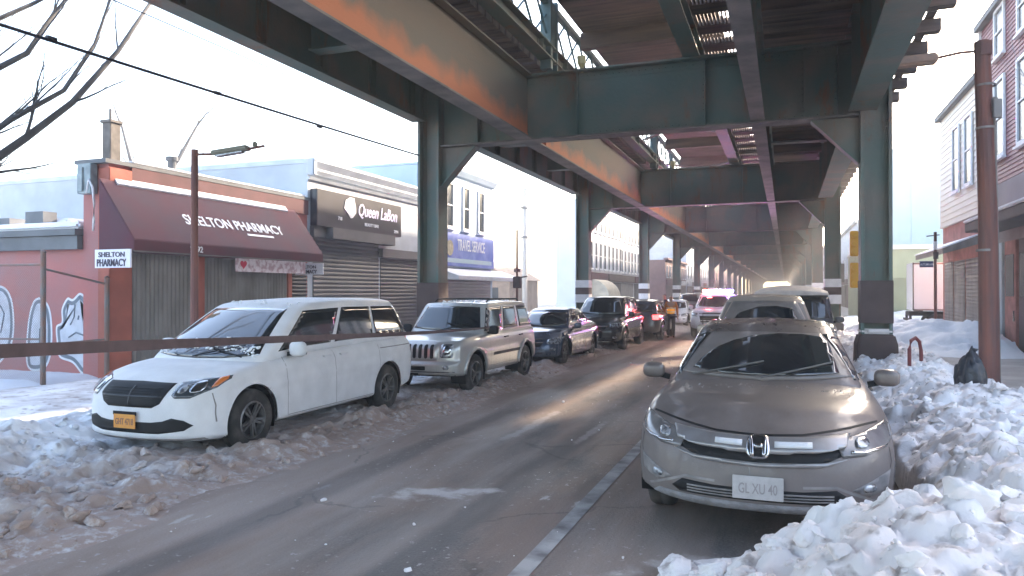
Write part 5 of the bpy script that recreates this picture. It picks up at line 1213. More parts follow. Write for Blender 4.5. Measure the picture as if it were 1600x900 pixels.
k = simple_car(s2, (-.35, 11.35, 0), 0, 'parked_suv', 'tan crossover right behind the near grey sedan, only its top showing', 'car', P_tan, GR, q=.9, wins=SW, glassm=M_dirt_glass)
k.proj('wiped_glass', [(-.52, 1.30), (-.40, 1.48), (-.1, 1.585), (.2, 1.60), (.45, 1.56), (.56, 1.30), (.2, 1.27), (-.2, 1.27)], 'f', M_glass, k.ws, off=.009, back=.004)
# boxy delivery van, third on the right
bv = copy.deepcopy(suv); bv.update(L=5.0, W=1.98, H=1.84, wb=3.0, rw=.36, top=[(0, .95), (.1, 1.03), (.4, 1.10), (1.1, 1.16), (5.0, 1.18)], bot=[(0, .3), (5, .35)], plan=[(0, .92), (.3, .97), (.9, 1), (4.2, 1), (5, .97)],
    gh=dict(b0=.95, b1=4.97, t0=1.45, t1=4.85, wb=.93, wt=.82, roof=[(1.2, 1.72), (1.6, 1.79), (3, 1.84), (4.8, 1.81)]), gp=(22, 40, 20))
k3 = simple_car(bv, (.12, 17.3, 0), 0, 'parked_van', 'boxy dark van under a thick beige snow cap, third in the right row', 'van', P_char, GR, q=.6, wins=((.04, .24), (.28, .55), (.6, .9)))
w = MB(); pr = [(-.84, 1.93), (-.80, 2.03), (-.6, 2.12), (-.2, 2.17), (.3, 2.16), (.65, 2.10), (.82, 2.02), (.85, 1.93)]
vs = []; ny = 24
for i in range(ny + 1):
    yy = 1.35 + 3.5 * i / ny; e = min(1, .35 + 2.2 * min(i, ny - i) / ny * 2)
    for (a, b) in pr: vs.append((a + .03 * math.sin(yy * 3), yy, 1.74 + (b - 1.93) * min(1, e) + .02 * random.random()))
n_ = len(pr); fs = [(i * n_ + q_, i * n_ + q_ + 1, (i + 1) * n_ + q_ + 1, (i + 1) * n_ + q_) for i in range(ny) for q_ in range(n_ - 1)] + [tuple(range(n_)), tuple(range(ny * n_, (ny + 1) * n_))]
w.add(vs, fs); w.build('roof_snow', mat('suntinted_snow', (.74, .66, .60), .7, var=.15, scale=5, bump=.4), k3.o, True)  # warm sunlight on the roof snow is put into this beige
for i, (yy, pp, lab) in enumerate(((24.0, P_blk, 'black wagon fourth in the right row beyond the snow capped van'), (47, P_char, 'far grey wagon on the right past the cross street'), (54, P_wht2, 'far white wagon on the right past the cross street'))):
    simple_car(suv, (-.1, yy, 0), 0, 'parked_suv', lab, 'car', pp, GR, q=.4, wins=SW)

# ------------------------------------------------ police car with a lit light bar
pol = copy.deepcopy(suv); pol.update(L=5.0, W=2.0, H=1.74, wb=2.9, rw=.38, top=[(0, .98), (.10, 1.06), (.4, 1.12), (1.2, 1.17), (3.6, 1.2), (5, 1.2)], bot=[(0, .34), (5, .4)], plan=[(0, .92), (.3, .97), (.9, 1), (4.2, 1), (5, .95)],
    gh=dict(b0=1.2, b1=4.9, t0=1.85, t1=4.5, wb=.88, wt=.70, roof=[(1.7, 1.66), (2.1, 1.72), (3, 1.74), (4.4, 1.71)]))
p_ = Car(pol, (-2.62, 29.9, 0), R(2), 'police_car', 'white police vehicle facing the camera with its red and violet roof lights flashing', 'police car', q=.6)
p_.body(P_wht2); p_.glass(M_glass, SW); p_.wheels(M_rimdark, 5); p_.mirrors(1.65, 1.2, P_wht2)
p_.proj('grille', [(-.62, .98), (.62, .98), (.55, .62), (-.55, .62)], 'f', M_black, off=.006, sp=.1)
w = MB(); w.tube([(-.45, -.10, .5), (-.45, -.14, .98), (.45, -.14, .98), (.45, -.10, .5)], .03, 8); w.tube([(-.45, -.12, .74), (.45, -.12, .74)], .025, 8); w.build('push_bar', M_black, p_.o)
for sd in (-1, 1): p_.proj('headlight', [(sd * .68, .98), (sd * .93, 1.0), (sd * .96, .86), (sd * .68, .84)], 'f', M_lens, off=.008)
for sd in (1, -1): p_.proj('blue_stripe', [(.9, .95), (4.6, .95), (4.6, .82), (.9, .82)], 's', mat('stripe_blue', (.03, .08, .35), .4), side=sd, off=.003, back=0, sp=.2)
w = MB(); w.box(-.62, .62, 2.38, 2.70, 1.76, 1.80); lb = w.build('light_bar', M_black, p_.o, bevel=.01)
for i, (x0, x1, cc, e) in enumerate(((-.62, -.36, (1, .12, .10), 60), (-.355, -.10, (1, .25, .45), 110), (-.095, .10, (1, .85, 1), 160), (.105, .36, (.75, .35, 1), 110), (.365, .62, (.35, .2, 1), 70))):
    w = MB(); w.box(x0, x1, 2.38, 2.70, 1.802, 1.92); w.build('beacon', mat('beacon_%s' % ['red', 'pink', 'white', 'violet', 'blue'][i], cc, .3, emit=cc, estr=e * .3), lb, bevel=.02)
for (x, cc, e) in ((-3.1, (1, .1, .12), 12), (-2.1, (.45, .2, 1), 9)):
    l = bpy.data.lights.new('beacon_light', 'POINT'); l.energy = e; l.color = cc; l.shadow_soft_size = .15; o = bpy.data.objects.new('beacon_light', l); COL.objects.link(o); o.location = (x, 31.9, 2.15)

# ------------------------------------------------ white box truck in the side street
T = (7.6, 38.6, 0); t = empty('box_truck', T, label='white box truck standing in the side street before the pale green warehouse', cat='truck')
def tp(mb, name, m, par=None, **k): o = mb.build(name, m, par or t, **k); return o
w = MB(); w.box(-2.2, 3.0, -.95, .95, .98, 3.15); bx = tp(w, 'cargo_box', mat('truck_white', (.76, .77, .80), .45, var=.08, scale=1), bevel=.02)
w = MB()
for zz in (1.0, 3.10): w.box(-2.21, 3.01, -.965, -.951, zz - .03, zz + .04)
w.box(-2.215, -2.16, -.965, -.951, .98, 3.15); tp(w, 'edge_rail', M_chrome, bx)
w = MB(); w.box(-2.3, 4.6, -.45, .45, .72, .92)
for xx in (-1.9, -.4, 1.0): w.box(xx, xx + .1, -.93, .93, .86, .975)
w.box(-2.35, -2.25, -.9, .9, .45, .60); w.box(-2.3, -2.2, -.6, -.5, .5, .9); w.box(-2.3, -2.2, .5, .6, .5, .9); tp(w, 'chassis', M_black)
w = MB(); w.prism([(3.1, .6), (4.9, .6), (4.9, 1.35), (4.55, 2.3), (4.3, 2.4), (3.1, 2.4)], 1, -.95, .95); cab = tp(w, 'cab', MATS['truck_white'], bevel=.05)
w = MB(); w.prism([(3.5, 1.45), (4.6, 1.45), (4.35, 2.15), (3.5, 2.15)], 1, -.962, -.951); tp(w, 'side_window', M_glass, cab)
for xx in (-1.2, 4.0):
    for yy in (-.8, .8):
        w = MB(); w.lathe([(.12, -.12), (.24, -.14), (.40, -.11), (.42, -.06), (.42, .06), (.40, .11), (.24, .14), (.12, .12)], 24, 'y', (xx, yy, .42)); wh = tp(w, 'wheel', M_rubber, smooth=True)
        w = MB(); w.lathe([(.001, -.08), (.2, -.08), (.235, -.12), (.235, .12), (.2, .08), (.001, .08)], 20, 'y', (xx, yy, .42)); w.build('rim', M_rimdark, wh)

# ================================================================== STREET FURNITURE
def tmesh(mb, name, m, loc, par, **k):
    o = mb.build(name, m, None, **k); o.data.transform(Matrix.Translation(-Vector(loc))); o.parent = par; return o
M_pole = mat('brown_pole', (.20, .075, .055), .75, var2=(.12, .06, .055), scale=2.5, stretch=(4, 4, .5), detail=8, coords='World', bump=.2)
L0 = (-9.0, 9.4, .13); lp = empty('street_lamp', L0, label='short brown street lamp with a flat grey head in front of the maroon awning', cat='street lamp')
w = MB(); w.tube([(-9.0, 9.4, .13), (-9.0, 9.4, 4.15)], [.065, .055], 10); w.tube([(-9, 9.4, .13), (-9, 9.4, .45)], [.11, .09], 10); tmesh(w, 'pole', M_pole, L0, lp, smooth=False)
w = MB(); w.tube([(-9.0, 9.4, 4.07), (-8.6, 9.55, 4.08), (-7.9, 9.75, 4.20)], .022, 8); tmesh(w, 'arm', M_pole, L0, lp)
w = MB(); w.bar((-8.72, 9.5, 4.085), (-8.15, 9.68, 4.175), .20, .075, (0, 0, 1)); w.tube([(-8.05, 9.7, 4.18), (-8.05, 9.7, 4.27)], .045, 8); tmesh(w, 'lamp_head', mat('olive_enamel', (.20, .20, .15), .6), L0, lp, bevel=.02)
w = MB(); w.bar((-8.66, 9.52, 4.04), (-8.24, 9.65, 4.105), .14, .02, (0, 0, 1)); tmesh(w, 'lens', M_lens, L0, lp)
w = MB(); w.tube([(-8.87, 9.45, 4.08), (-8.87, 9.45, 4.34)], .006, 6); w.tube([(-8.97, 9.45, 4.31), (-8.77, 9.45, 4.34)], .005, 6); tmesh(w, 'antenna', M_black, L0, lp)
L1 = (3.1, 14.0, .13); lp = empty('utility_pole', L1, label='thick reddish brown pole with a long lamp arm in the right snow bank', cat='utility pole')
w = MB(); w.tube([(3.12, 14.0, .1), (3.1, 14.0, 3.2), (3.02, 14.0, 5.95)], [.155, .14, .115], 14); tmesh(w, 'pole', M_pole, L1, lp, smooth=False)
w = MB(); w.tube([(3.0, 14.0, 5.80), (2.7, 14.0, 5.80), (2.3, 14.0, 5.74)], .025, 8); w.box(2.98, 3.14, 13.86, 14.14, 5.70, 5.92); tmesh(w, 'arm', M_pole, L1, lp)
w = MB(); w.prism([(2.38, 5.83), (2.38, 5.66), (1.30, 5.64), (1.24, 5.68), (1.30, 5.78)], 1, 13.88, 14.12); lh = tmesh(w, 'lamp_head', mat('rusty_lamp', (.36, .22, .16), .7, var2=(.20, .15, .13), scale=5, coords='World'), L1, lp, bevel=.03)
w = MB(); w.tube([(3.18, 13.92, 4.75), (3.18, 13.92, 5.0)], .05, 8); w.box(3.14, 3.26, 13.8, 13.9, 4.65, 4.95); tmesh(w, 'junction_box', M_gate, L1, lp, bevel=.01)
w = MB()
for zz in (4.5, 5.2, 2.5): w.lathe([(.145, zz), (.148, zz + .02), (.145, zz + .04)], 14, 'z', (3.07, 14.0, 0))
w.tube([(3.25, 13.95, .3), (3.22, 13.95, 3.0), (3.18, 13.93, 4.7)], .018, 6); tmesh(w, 'cable_riser', M_gate, L1, lp)
# street name sign
L2 = (4.5, 26.9, .13); lp = empty('street_sign', L2, label='street name signpost with dark blade in front of the white truck', cat='street sign')
w = MB(); w.tube([(4.5, 26.9, .1), (4.5, 26.9, 3.75)], .045, 8); tmesh(w, 'pole', M_pole, L2, lp)
w = MB(); w.box(4.05, 4.44, 26.88, 26.90, 2.62, 2.82); b1 = tmesh(w, 'sign_blade', mat('sign_navy', (.03, .05, .14), .4), L2, lp)
t1 = lettering('lettering', 'AUTUMN AVE', .10, (4.07, 26.877, 2.68), (1, 0, 0), (0, 0, 1), M_text, None, sx=.62); t1.data.transform(Matrix.Translation(-Vector(L2))); t1.parent = b1
w = MB(); w.box(4.43, 4.58, 26.83, 26.85, 2.88, 3.1); tmesh(w, 'parking_plate', M_brown, L2, lp)
w = MB(); w.tube([(4.5, 26.9, 3.18), (4.5, 26.9, 3.45)], .055, 8); tmesh(w, 'white_band', M_white, L2, lp)
w = MB(); w.tube([(4.25, 26.9, 3.62), (4.62, 26.9, 3.66)], .02, 6); tmesh(w, 'bracket', M_brown, L2, lp)
# traffic signal right
L3 = (1.98, 24.2, .13); lp = empty('traffic_signal', L3, label='yellow traffic signal heads on a thin pole beside the near right column', cat='traffic signal')
w = MB(); w.tube([(2.10, 24.3, .1), (2.10, 24.3, 4.4)], .045, 8); tmesh(w, 'pole', mat('reddish_pole', (.35, .10, .08), .6), L3, lp)
M_yel = mat('signal_yellow', (.75, .40, .03), .5)
for z0, z1 in ((2.9, 3.65), (1.95, 2.7)):
    w = MB(); w.box(1.80, 2.03, 24.1, 24.32, z0, z1); hd = tmesh(w, 'signal_head', M_yel, L3, lp, bevel=.02)
    w = MB()
    for i in range(3):
        zz = z0 + .12 + i * .25; w.tube([(1.915, 24.09, zz), (1.915, 23.96, zz)], .085, 12)
    tmesh(w, 'visor', M_yel, L3, hd)
    w = MB(); w.box(2.03, 2.07, 24.2, 24.24, z0 + .1, z0 + .16); w.box(2.03, 2.07, 24.2, 24.24, z1 - .16, z1 - .1); tmesh(w, 'bracket', M_black, L3, hd)
# left crossing signal
L4 = (-8.6, 23.6, .13); lp = empty('pedestrian_signal', L4, label='thin brown pedestrian signal post behind the silver off-roader', cat='pedestrian signal')
w = MB(); w.tube([(-8.6, 23.6, .1), (-8.6, 23.6, 3.95)], [.05, .035], 8); tmesh(w, 'pole', M_pole, L4, lp)
w = MB(); w.box(-8.72, -8.46, 23.5, 23.7, 1.95, 2.35); w.bar((-8.6, 23.6, 2.3), (-8.25, 23.7, 2.36), .05, .05); tmesh(w, 'signal_head', M_brown, L4, lp, bevel=.02)
w = MB(); w.box(-8.62, -8.58, 23.35, 23.9, 2.5, 2.62); tmesh(w, 'sign_plate', M_gate, L4, lp)
# pale utility pole in the left side street
L5 = (-14.1, 40, 0); lp = empty('utility_pole', L5, label='pale weathered pole with two collars standing in the left side street', cat='utility pole')
w = MB(); w.tube([(-14.1, 40, 0), (-14.1, 40, 7.8)], [.16, .12], 12); tmesh(w, 'pole', mat('bleached_wood', (.62, .58, .52), .8, var=.25, scale=3, stretch=(5, 5, .5)), L5, lp)
w = MB()
for zz in (4.9, 6.6): w.box(-14.32, -13.88, 39.85, 40.15, zz, zz + .12)
tmesh(w, 'collar', M_gate, L5, lp)
# fence
L6 = (-12.3, 9.3, .13); fe = empty('chain_link_fence', L6, label='rusty chain link fence with round posts before the graffiti wall', cat='fence')
M_fence = mat('rusty_galvanised', (.17, .16, .155), .6, .4, var2=(.22, .12, .09), scale=4, coords='World')
for (x, y, h, nm) in ((-12.3, 9.3, 2.55, 'post'), (-11.95, 10.3, 2.1, 'post'), (-14.6, 9.2, 2.4, 'post'), (-17, 9.1, 2.4, 'post')):
    w = MB(); w.tube([(x, y, .1), (x, y, h)], .045, 10); w.tube([(x, y, h), (x, y, h + .04)], [.055, .02], 10); tmesh(w, nm, M_fence, L6, fe)
w = MB(); w.tube([(-17, 9.1, 2.32), (-12.3, 9.3, 2.32)], .022, 8); w.tube([(-12.3, 9.3, 2.25), (-11.95, 10.3, 1.98)], .02, 8); w.tube([(-17, 9.1, .95), (-12.3, 9.3, 1.0)], .018, 8); w.tube([(-12.3, 9.3, .90), (-11.95, 10.3, .95)], .018, 8); tmesh(w, 'rail', M_fence, L6, fe)
w = MB()
A, Bv = Vector((-17, 9.1, 0)), Vector((-12.3, 9.3, 0)); n = 95
for i in range(-44, n):
    for s_ in (1, -1):
        a = i / n if s_ > 0 else (i + 44) / n; b = (i + 44) / n if s_ > 0 else i / n
        za, zb_ = .15, 2.3
        def cl(t0, z0, t1, z1):
            if t0 < 0: z0 = z0 + (z1 - z0) * (0 - t0) / (t1 - t0); t0 = 0
            if t1 > 1: z1 = z0 + (z1 - z0) * (1 - t0) / (t1 - t0); t1 = 1
            return t0, z0, t1, z1
        if s_ > 0: t0, z0, t1, z1 = cl(a, za, b, zb_)
        else: t0, z0, t1, z1 = cl(b, zb_, a, za)
        p0 = A.lerp(Bv, t0); p1 = A.lerp(Bv, t1); w.bar((p0.x, p0.y, z0), (p1.x, p1.y, z1), .0025, .0025)
tmesh(w, 'wire_mesh', M_fence, L6, fe)
# overhead cables
def sag(a, b, s, n=24): a = Vector(a); b = Vector(b); return [tuple(a.lerp(b, i / n) - Vector((0, 0, s * 4 * (i / n) * (1 - i / n)))) for i in range(n + 1)]
M_cable = mat('black_cable', (.02, .025, .04), .6)
w = MB(); w.tube(sag((-8.1, -12, 4.62), (-8.05, 15.4, 5.03), .12, 40), .021, 8)
for yy in (3.5, 6.2, 8.9, 11.5): w.tube([(-8.08, yy - .06, 4.72 + .0149 * (yy)), (-8.08, yy + .06, 4.725 + .0149 * yy)], .03, 6)
tag(w.build('overhead_cable', M_cable), 'thick black cable sagging from the near left column toward the camera', 'cable')
w = MB(); w.tube(sag((-8.75, -12, 5.95), (-8.7, 43, 5.9), .05, 40), .008, 6); tag(w.build('overhead_cable', M_cable), 'thin wire running just outside the left edge of the elevated tracks', 'cable')
w = MB(); w.tube(sag((-12.4, 10.8, 4.9), (-9.0, 30, 6.5), .5, 24), .007, 6); 
# barrier tape
A = Vector((-1.6, 1.11, 1.72)); Bp = Vector((-5.30, 13.05, 1.16)); D = Bp - A
w = MB(); vs = []; fs = []; n = 60
for i in range(n + 1):
    t_ = -.22 + 1.22 * i / n; p = A + D * t_; p.z -= .02 * math.sin(max(0, t_) * 3.14); tw = .22 * math.sin(i * .5) + .2 * math.sin(i * 1.3)
    u_ = Vector((.94 * math.sin(tw), .3 * math.sin(tw), math.cos(tw))) * .0155; m_ = Vector((.94, .3, 0)) * .0035
    vs += [tuple(p - u_ - m_), tuple(p + u_ - m_), tuple(p + u_ + m_), tuple(p - u_ + m_)]
    if i: 
        o0 = 4 * (i - 1); fs += [(o0 + q_, o0 + (q_ + 1) % 4, o0 + 4 + (q_ + 1) % 4, o0 + 4 + q_) for q_ in range(4)]
fs += [(0, 1, 2, 3), (4 * n, 4 * n + 1, 4 * n + 2, 4 * n + 3)]
w.add(vs, fs); tag(w.build('barrier_strap', mat('brown_webbing', (.075, .05, .05), .8, var=.3, scale=20)), 'dark brown strap stretched across the left foreground to the off-roader mirror', 'strap')
# refuse bag and hoop
bm = bmesh.new(); bmesh.ops.create_icosphere(bm, subdivisions=4, radius=1)
for v_ in bm.verts:
    c_ = v_.co; n_ = c_.normalized(); k_ = 1 - .35 * max(0, c_.z) ** 2; f_ = float(fbm(np.array([n_.x * 2.2 + 5 + n_.z]), np.array([n_.y * 2.2 + 9 + n_.z * 1.7]), 5)[0]) - .5
    a_ = math.atan2(n_.y, n_.x); v_.co = Vector((c_.x * .175 * k_, c_.y * .17 * k_, c_.z * .35 + .29)) * (1 + .35 * f_ + .03 * math.sin(a_ * 9 + c_.z * 3))
me = bpy.data.meshes.new('refuse_bag'); bm.to_mesh(me); bm.free()
L7 = (2.16, 10.6, .46); bg_ = empty('refuse_bag', L7, label='tied black refuse bag standing in the snow left of the thick brown pole', cat='refuse bag')
link_mesh('bag', me, mat('black_plastic', (.022, .024, .032), .38, bump=1.0, bscale=14), bg_, True)
w = MB(); w.tube([(0, 0, .54), (.02, 0, .60), (.05, .01, .66), (.0, -.03, .68)], [.03, .02, .035, .01], 8); w.build('knot', MATS['black_plastic'], bg_, True)
w = MB(); w.tube([(1.80, 12.9, .35), (1.80, 12.9, .95), (1.83, 12.95, 1.08), (1.90, 13.0, 1.12), (1.96, 13.05, 1.06), (1.99, 13.1, .92), (2.0, 13.1, .35)], .028, 10); tag(w.build('hoop_rail', mat('dark_red_paint', (.16, .03, .03), .5)), 'small dark red hoop sticking up from the snow bank', 'hoop')
w = MB(); w.tube([(1.9, 30.6, .13), (1.9, 30.6, 2.9)], .04, 8); w.box(1.72, 2.08, 30.52, 30.56, 2.2, 2.9); tag(w.build('sign_post', M_gate), 'thin grey sign post beyond the second right column', 'sign')

# ================================================================== TREES
def tree(name, label, base, limbs, m, seed, depth=4, cat='tree', crown=True):
    """bare winter tree: limbs = explicit polylines [(points, r0, r1)]; twigs grow off them"""
    rs_ = random.Random(seed); o = empty(name, base, label=label, cat=cat); B0 = Vector(base)
    tr = MB(); tw = MB()
    def grow_(p, d, l, r, k):
        pts = [p]; rs2 = [r]; q = Vector(p); dd = Vector(d)
        for i in range(4):
            dd = (dd + Vector((rs_.uniform(-.18, .18), rs_.uniform(-.18, .18), rs_.uniform(-.08, .16)))).normalized(); q = q + dd * l / 4; pts.append(tuple(q)); rs2.append(r * (1 - .17 * (i + 1)))
            if k > 0 and (i > 0):
                sd = (dd + Vector((rs_.uniform(-1, 1), rs_.uniform(-1, 1), rs_.uniform(-.3, .7))) * .75).normalized(); grow_(tuple(q), sd, l * rs_.uniform(.45, .7), rs2[-1] * .55, k - 1)
        tw.tube(pts, rs2, 5 if r > .012 else 4, False)
        if k > 0: grow_(pts[-1], dd, l * .65, rs2[-1] * .85, k - 1)
    for (pts, r0, r1) in limbs:
        n = len(pts); tr.tube(pts, [r0 + (r1 - r0) * i / (n - 1) for i in range(n)], 9)
        for i in range(1, n):
            for q_ in range(2):
                d = (Vector(pts[i]) - Vector(pts[i - 1])).normalized(); d = (d + Vector((rs_.uniform(-1, 1), rs_.uniform(-1, 1), rs_.uniform(-.2, .8))) * .6).normalized()
                grow_(pts[i], d, rs_.uniform(.7, 1.3), (r0 + (r1 - r0) * i / (n - 1)) * .45, depth - 2)
        grow_(pts[-1], (Vector(pts[-1]) - Vector(pts[-2])).normalized(), 1.2, r1, depth - 1)
    a = tmesh(tr, 'trunk', m, base, o, smooth=True); b = tmesh(tw, 'crown', m, base, o)
    return o
M_bark = mat('grey_bark', (.085, .085, .09), .9, var=.4, scale=6, stretch=(1, 1, .3), bump=.5)
bx_, by_ = -11.8, 4.6
tree('bare_tree', 'leafless street tree reaching in at the upper left corner', (bx_, by_, .1),
     [([(bx_, by_, .1), (bx_ + .05, by_ + .1, 1.2), (bx_ + .2, by_ + .3, 2.2)], .22, .17),
      ([(bx_ + .2, by_ + .3, 2.2), (-11.2, 5.9, 2.9), (-10.9, 7.15, 3.5), (-10.7, 7.8, 4.15), (-10.6, 8.5, 4.85), (-10.55, 9.3, 5.9), (-10.5, 9.9, 6.9)], .085, .03),
      ([(-11.2, 5.9, 2.9), (-10.8, 7.2, 4.0), (-10.6, 7.5, 4.35), (-10.6, 8.35, 5.0), (-10.6, 8.9, 5.9), (-10.5, 9.1, 6.7)], .055, .022),
      ([(bx_ + .2, by_ + .3, 2.2), (-11.5, 6.1, 3.7), (-10.9, 7.1, 4.8), (-10.6, 7.75, 5.4), (-10.5, 8.1, 6.1)], .07, .03),
      ([(bx_ + .2, by_ + .3, 2.2), (-11.9, 6.0, 4.0), (-11.2, 7.0, 5.4), (-10.7, 7.9, 6.2)], .07, .03),
      ([(bx_ + .2, by_ + .3, 2.2), (-12.3, 5.0, 4.0), (-12.4, 5.5, 5.6), (-12.2, 6.3, 7.0)], .08, .035)], M_bark, 11, 5)
tree('bare_tree', 'distant leafless tree behind the roof of the pharmacy', (-26, 24, 0),
     [([(-26, 24, 0), (-26, 24, 3.5), (-25.7, 24.2, 5.4)], .22, .15), ([(-25.7, 24.2, 5.4), (-24.7, 24.6, 7.2), (-23.8, 25, 9)], .12, .05), ([(-25.7, 24.2, 5.4), (-26.6, 24.2, 7.2), (-27, 24, 9)], .12, .05)], M_bark, 5, 4)
tree('bare_tree', 'pale snow-lit sapling in front of the maroon siding at the right edge', (5.0, 17.2, .13),
     [([(5.0, 17.2, .13), (5.03, 17.2, 2.0), (5.0, 17.25, 3.6)], .05, .035), ([(5.0, 17.25, 3.6), (4.85, 17.3, 4.8), (4.7, 17.4, 5.6)], .035, .015), ([(5.0, 17.25, 3.6), (5.2, 17.5, 4.8), (5.25, 17.8, 5.8)], .03, .015)], mat('snowlit_bark', (.45, .44, .45), .8, var=.5, scale=14), 9, 3)  # light off the snow is put into the pale bark colour

# ================================================================== PEOPLE
def person(loc, rz, label, pose, mats, h=1.72, vest=False, hat=None):
    """one continuous skinned body; clothing and hair are children"""
    o = empty('person', loc, rz, label=label, cat='person')
    k = h / 1.75; J = {}; E_ = []; Rr = {}
    def j(n, p, r, par=None): J[n] = (Vector(p) * k); Rr[n] = r * k; 
    a = pose
    j('pelvis', (0, 0, .95), .135); j('waist', (0, .01, 1.08), .125); j('chest', (0, 0, 1.30), .155); j('neck', (0, -.01, 1.48), .06); j('headb', (0, -.02, 1.56), .075); j('head', (0, -.03, 1.64), .092); j('crown', (0, -.02, 1.70), .07)
    for s_, sd in (('l', 1), ('r', -1)):
        j(s_ + 'hip', (sd * .09, 0, .90), .10); j(s_ + 'knee', (sd * .10, a[s_ + 'k'], .50), .065); j(s_ + 'ank', (sd * .11, a[s_ + 'a'], .09), .045); j(s_ + 'toe', (sd * .13, a[s_ + 'a'] - .17, .04), .038)
        j(s_ + 'sh', (sd * .18, 0, 1.42), .07); j(s_ + 'el', (sd * .25, a[s_ + 'e'], 1.14), .05); j(s_ + 'wr', (sd * a.get(s_ + 'wx', .26), a[s_ + 'w'], a.get(s_ + 'wz', .90)), .035); j(s_ + 'ha', (sd * a.get(s_ + 'wx', .26), a[s_ + 'w'] - .02, a.get(s_ + 'wz', .90) - .09), .032)
        E_.extend([('pelvis', s_ + 'hip'), (s_ + 'hip', s_ + 'knee'), (s_ + 'knee', s_ + 'ank'), (s_ + 'ank', s_ + 'toe'), ('chest', s_ + 'sh'), (s_ + 'sh', s_ + 'el'), (s_ + 'el', s_ + 'wr'), (s_ + 'wr', s_ + 'ha')])
        for f in range(4):
            n = s_ + 'f%d' % f; b_ = J[s_ + 'ha']; J[n] = b_ + Vector((sd * .004, -.03 + .02 * f, -.075 + .008 * abs(f - 1))) * k; Rr[n] = .008 * k; E_.append((s_ + 'ha', n))
        n = s_ + 'th'; J[n] = J[s_ + 'wr'] + Vector((-sd * .02, -.055, -.07)) * k; Rr[n] = .009 * k; E_.append((s_ + 'wr', n))
    E_ += [('pelvis', 'waist'), ('waist', 'chest'), ('chest', 'neck'), ('neck', 'headb'), ('headb', 'head'), ('head', 'crown')]
    names = list(J); ix = {n: i for i, n in enumerate(names)}
    def skin(nm, ns, es, m, sc=1.0, parent=None, sub=2):
        me = bpy.data.meshes.new(nm); l_ = {n: i for i, n in enumerate(ns)}; me.from_pydata([J[n] for n in ns], [(l_[x], l_[y]) for x, y in es], [])
        ob = bpy.data.objects.new(nm, me); COL.objects.link(ob); ob.modifiers.new('s', 'SKIN')
        sv = me.skin_vertices[0].data
        for i, n in enumerate(ns): sv[i].radius = (Rr[n] * sc if not callable(sc) else sc(n), (Rr[n] * .8 * sc if n in ('chest', 'waist', 'pelvis') else Rr[n] * sc) if not callable(sc) else sc(n))
        sv[0].use_root = True
        if sub: md = ob.modifiers.new('u', 'SUBSURF'); md.levels = sub; md.render_levels = sub
        bpy.context.view_layer.update(); m2 = bpy.data.meshes.new_from_object(ob.evaluated_get(bpy.context.evaluated_depsgraph_get())); bpy.data.objects.remove(ob); m2.name = nm
        m2.materials.clear(); return link_mesh(nm, m2, m, parent or o, True)
    skin('body', names, E_, mats['skin'])
    tn = ['pelvis', 'waist', 'chest', 'lsh', 'rsh', 'lel', 'rel', 'lwr', 'rwr']; skin('jacket', tn, [('pelvis', 'waist'), ('waist', 'chest'), ('chest', 'lsh'), ('chest', 'rsh'), ('lsh', 'lel'), ('rsh', 'rel'), ('lel', 'lwr'), ('rel', 'rwr')], mats['jacket'], 1.16)
    ln_ = ['pelvis', 'lhip', 'rhip', 'lknee', 'rknee', 'lank', 'rank']; skin('trousers', ln_, [('pelvis', 'lhip'), ('pelvis', 'rhip'), ('lhip', 'lknee'), ('rhip', 'rknee'), ('lknee', 'lank'), ('rknee', 'rank')], mats['legs'], 1.12)
    for s_ in 'lr': skin('boot', [s_ + 'ank', s_ + 'toe'], [(s_ + 'ank', s_ + 'toe')], M_black, 1.2)
    if vest:
        v_ = skin('vest', ['pelvis', 'waist', 'chest'], [('pelvis', 'waist'), ('waist', 'chest')], mats['vest'], 1.30)
        w_ = MB(); 
        for zz in (1.05, 1.2): w_.lathe([(.198 * k, zz * k), (.20 * k, (zz + .02) * k), (.198 * k, (zz + .04) * k)], 20, 'z', (0, 0, 0))
        w_.build('reflective_band', mat('reflective_tape', (.7, .7, .65), .3), v_)
    hd = skin('hair' if not hat else 'hat', ['head', 'crown'], [('head', 'crown')], mats['hair'], 1.12); hd.location.y = .018
    # face
    f_ = MB(); hz_ = 1.645 * k; fy = -.125 * k
    for sd in (-1, 1): f_.lathe([(.001, -.006), (.011, 0), (.001, .006)], 8, 'y', (sd * .033 * k, fy + .012, hz_))
    f_.bar((-.022 * k, fy + .012, 1.575 * k), (.022 * k, fy + .012, 1.575 * k), .008, .008); f_.build('eyes', M_black, o)
    n_ = MB(); n_.tube([(0, fy + .012, 1.655 * k), (0, fy - .012, 1.605 * k), (0, fy + .012, 1.595 * k)], [.006, .013, .006], 6); n_.build('nose', mats['skin'], o, True)
    return o
skin_m = mat('skin', (.42, .26, .19), .6)
base = dict(lk=-.03, la=0, rk=-.02, ra=.03, le=.03, lw=-.06, re=.03, rw=-.06)
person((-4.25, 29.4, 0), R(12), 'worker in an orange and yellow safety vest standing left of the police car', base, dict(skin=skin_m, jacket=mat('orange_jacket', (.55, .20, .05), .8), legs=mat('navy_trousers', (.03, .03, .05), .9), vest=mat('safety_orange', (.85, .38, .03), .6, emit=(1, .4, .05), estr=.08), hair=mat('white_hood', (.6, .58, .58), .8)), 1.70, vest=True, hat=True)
wk = dict(lk=-.16, la=-.20, rk=-.02, ra=.28, le=.10, lw=.02, re=-.08, rw=-.22)
person((-4.95, 32.4, 0), R(-60), 'pedestrian in dark clothes walking behind the charcoal hatchback', wk, dict(skin=skin_m, jacket=mat('dark_coat', (.05, .03, .04), .9), legs=MATS['navy_trousers'], hair=M_black), 1.76)
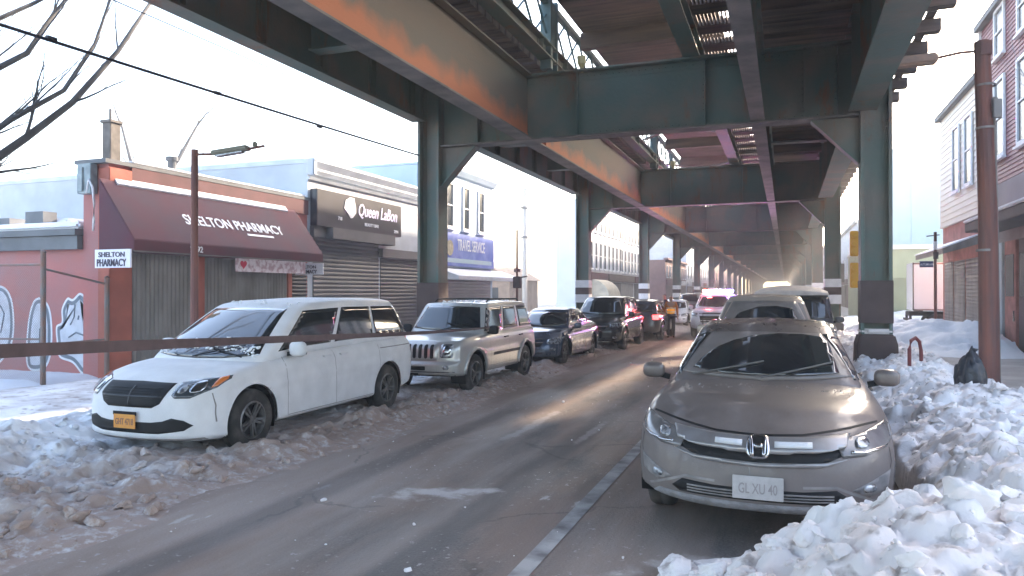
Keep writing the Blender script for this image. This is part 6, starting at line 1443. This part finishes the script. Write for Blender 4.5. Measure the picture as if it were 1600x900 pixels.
person((2.25, 21.2, .13), R(20), 'person in a blue grey coat and dark hat standing by the right columns', base, dict(skin=skin_m, jacket=mat('blue_grey_coat', (.13, .17, .21), .9), legs=MATS['navy_trousers'], hair=mat('dark_blue_hat', (.03, .05, .09), .9)), 1.84, hat=True)
# ================================================================== CAMERA, LIGHT
cam = bpy.data.cameras.new('camera'); co = bpy.data.objects.new('camera', cam); COL.objects.link(co); scene.camera = co
cam.sensor_width = 36; cam.lens = 36 * 1150 / 1600; cam.clip_end = 3000; cam.clip_start = .05
co.location = (0, 0, 1.85); co.rotation_euler = (R(90.25), 0, math.atan(428 / 1150))
SUN_EL, SUN_AZ = 25.0, 27.0   # azimuth measured from +Y towards +X
w = bpy.data.worlds.new('World'); scene.world = w; w.use_nodes = True
nt = w.node_tree; bg = nt.nodes['Background']; sky = nt.nodes.new('ShaderNodeTexSky'); sky.sky_type = 'NISHITA'; sky.sun_disc = False
sky.sun_elevation = R(SUN_EL); sky.sun_rotation = R(SUN_AZ); sky.air_density = 1.0; sky.dust_density = 3.0; sky.ozone_density = .6
nt.links.new(sky.outputs[0], bg.inputs[0]); bg.inputs[1].default_value = .15
sl = bpy.data.lights.new('sun', 'SUN'); sl.energy = 2.0; sl.angle = R(1.5); sl.color = (1, .80, .60)
so = bpy.data.objects.new('sun', sl); COL.objects.link(so)
d = Vector((math.sin(R(SUN_AZ)) * math.cos(R(SUN_EL)), math.cos(R(SUN_AZ)) * math.cos(R(SUN_EL)), math.sin(R(SUN_EL))))
so.rotation_euler = d.to_track_quat('Z', 'Y').to_euler(); so.location = (20, 60, 40)
hz_b = MB().box(-130, 130, -60, 330, -1.2, 16.0).build('haze', None); hz_b.data.materials.clear()  # volume added to lift the blacks and flatten contrast
hm = bpy.data.materials.new('added_haze'); hm.use_nodes = True; hn = hm.node_tree; hn.nodes.clear(); ho = hn.nodes.new('ShaderNodeOutputMaterial'); hv = hn.nodes.new('ShaderNodeVolumePrincipled')
hv.inputs['Color'].default_value = (.95, .93, .92, 1); hv.inputs['Density'].default_value = .0036; hv.inputs['Anisotropy'].default_value = .2; hn.links.new(hv.outputs[0], ho.inputs['Volume']); hz_b.data.materials.append(hm)
tag(hz_b, kind='stuff', label='thin haze added to lift the dark tones of the street', cat='haze')
vs = scene.view_settings; vs.view_transform = 'Standard'; vs.look = 'None'; vs.gamma = 1; vs.exposure = 2.9; vs.use_curve_mapping = False
scene.cycles.max_bounces = 6; scene.cycles.diffuse_bounces = 4; scene.cycles.use_denoising = True
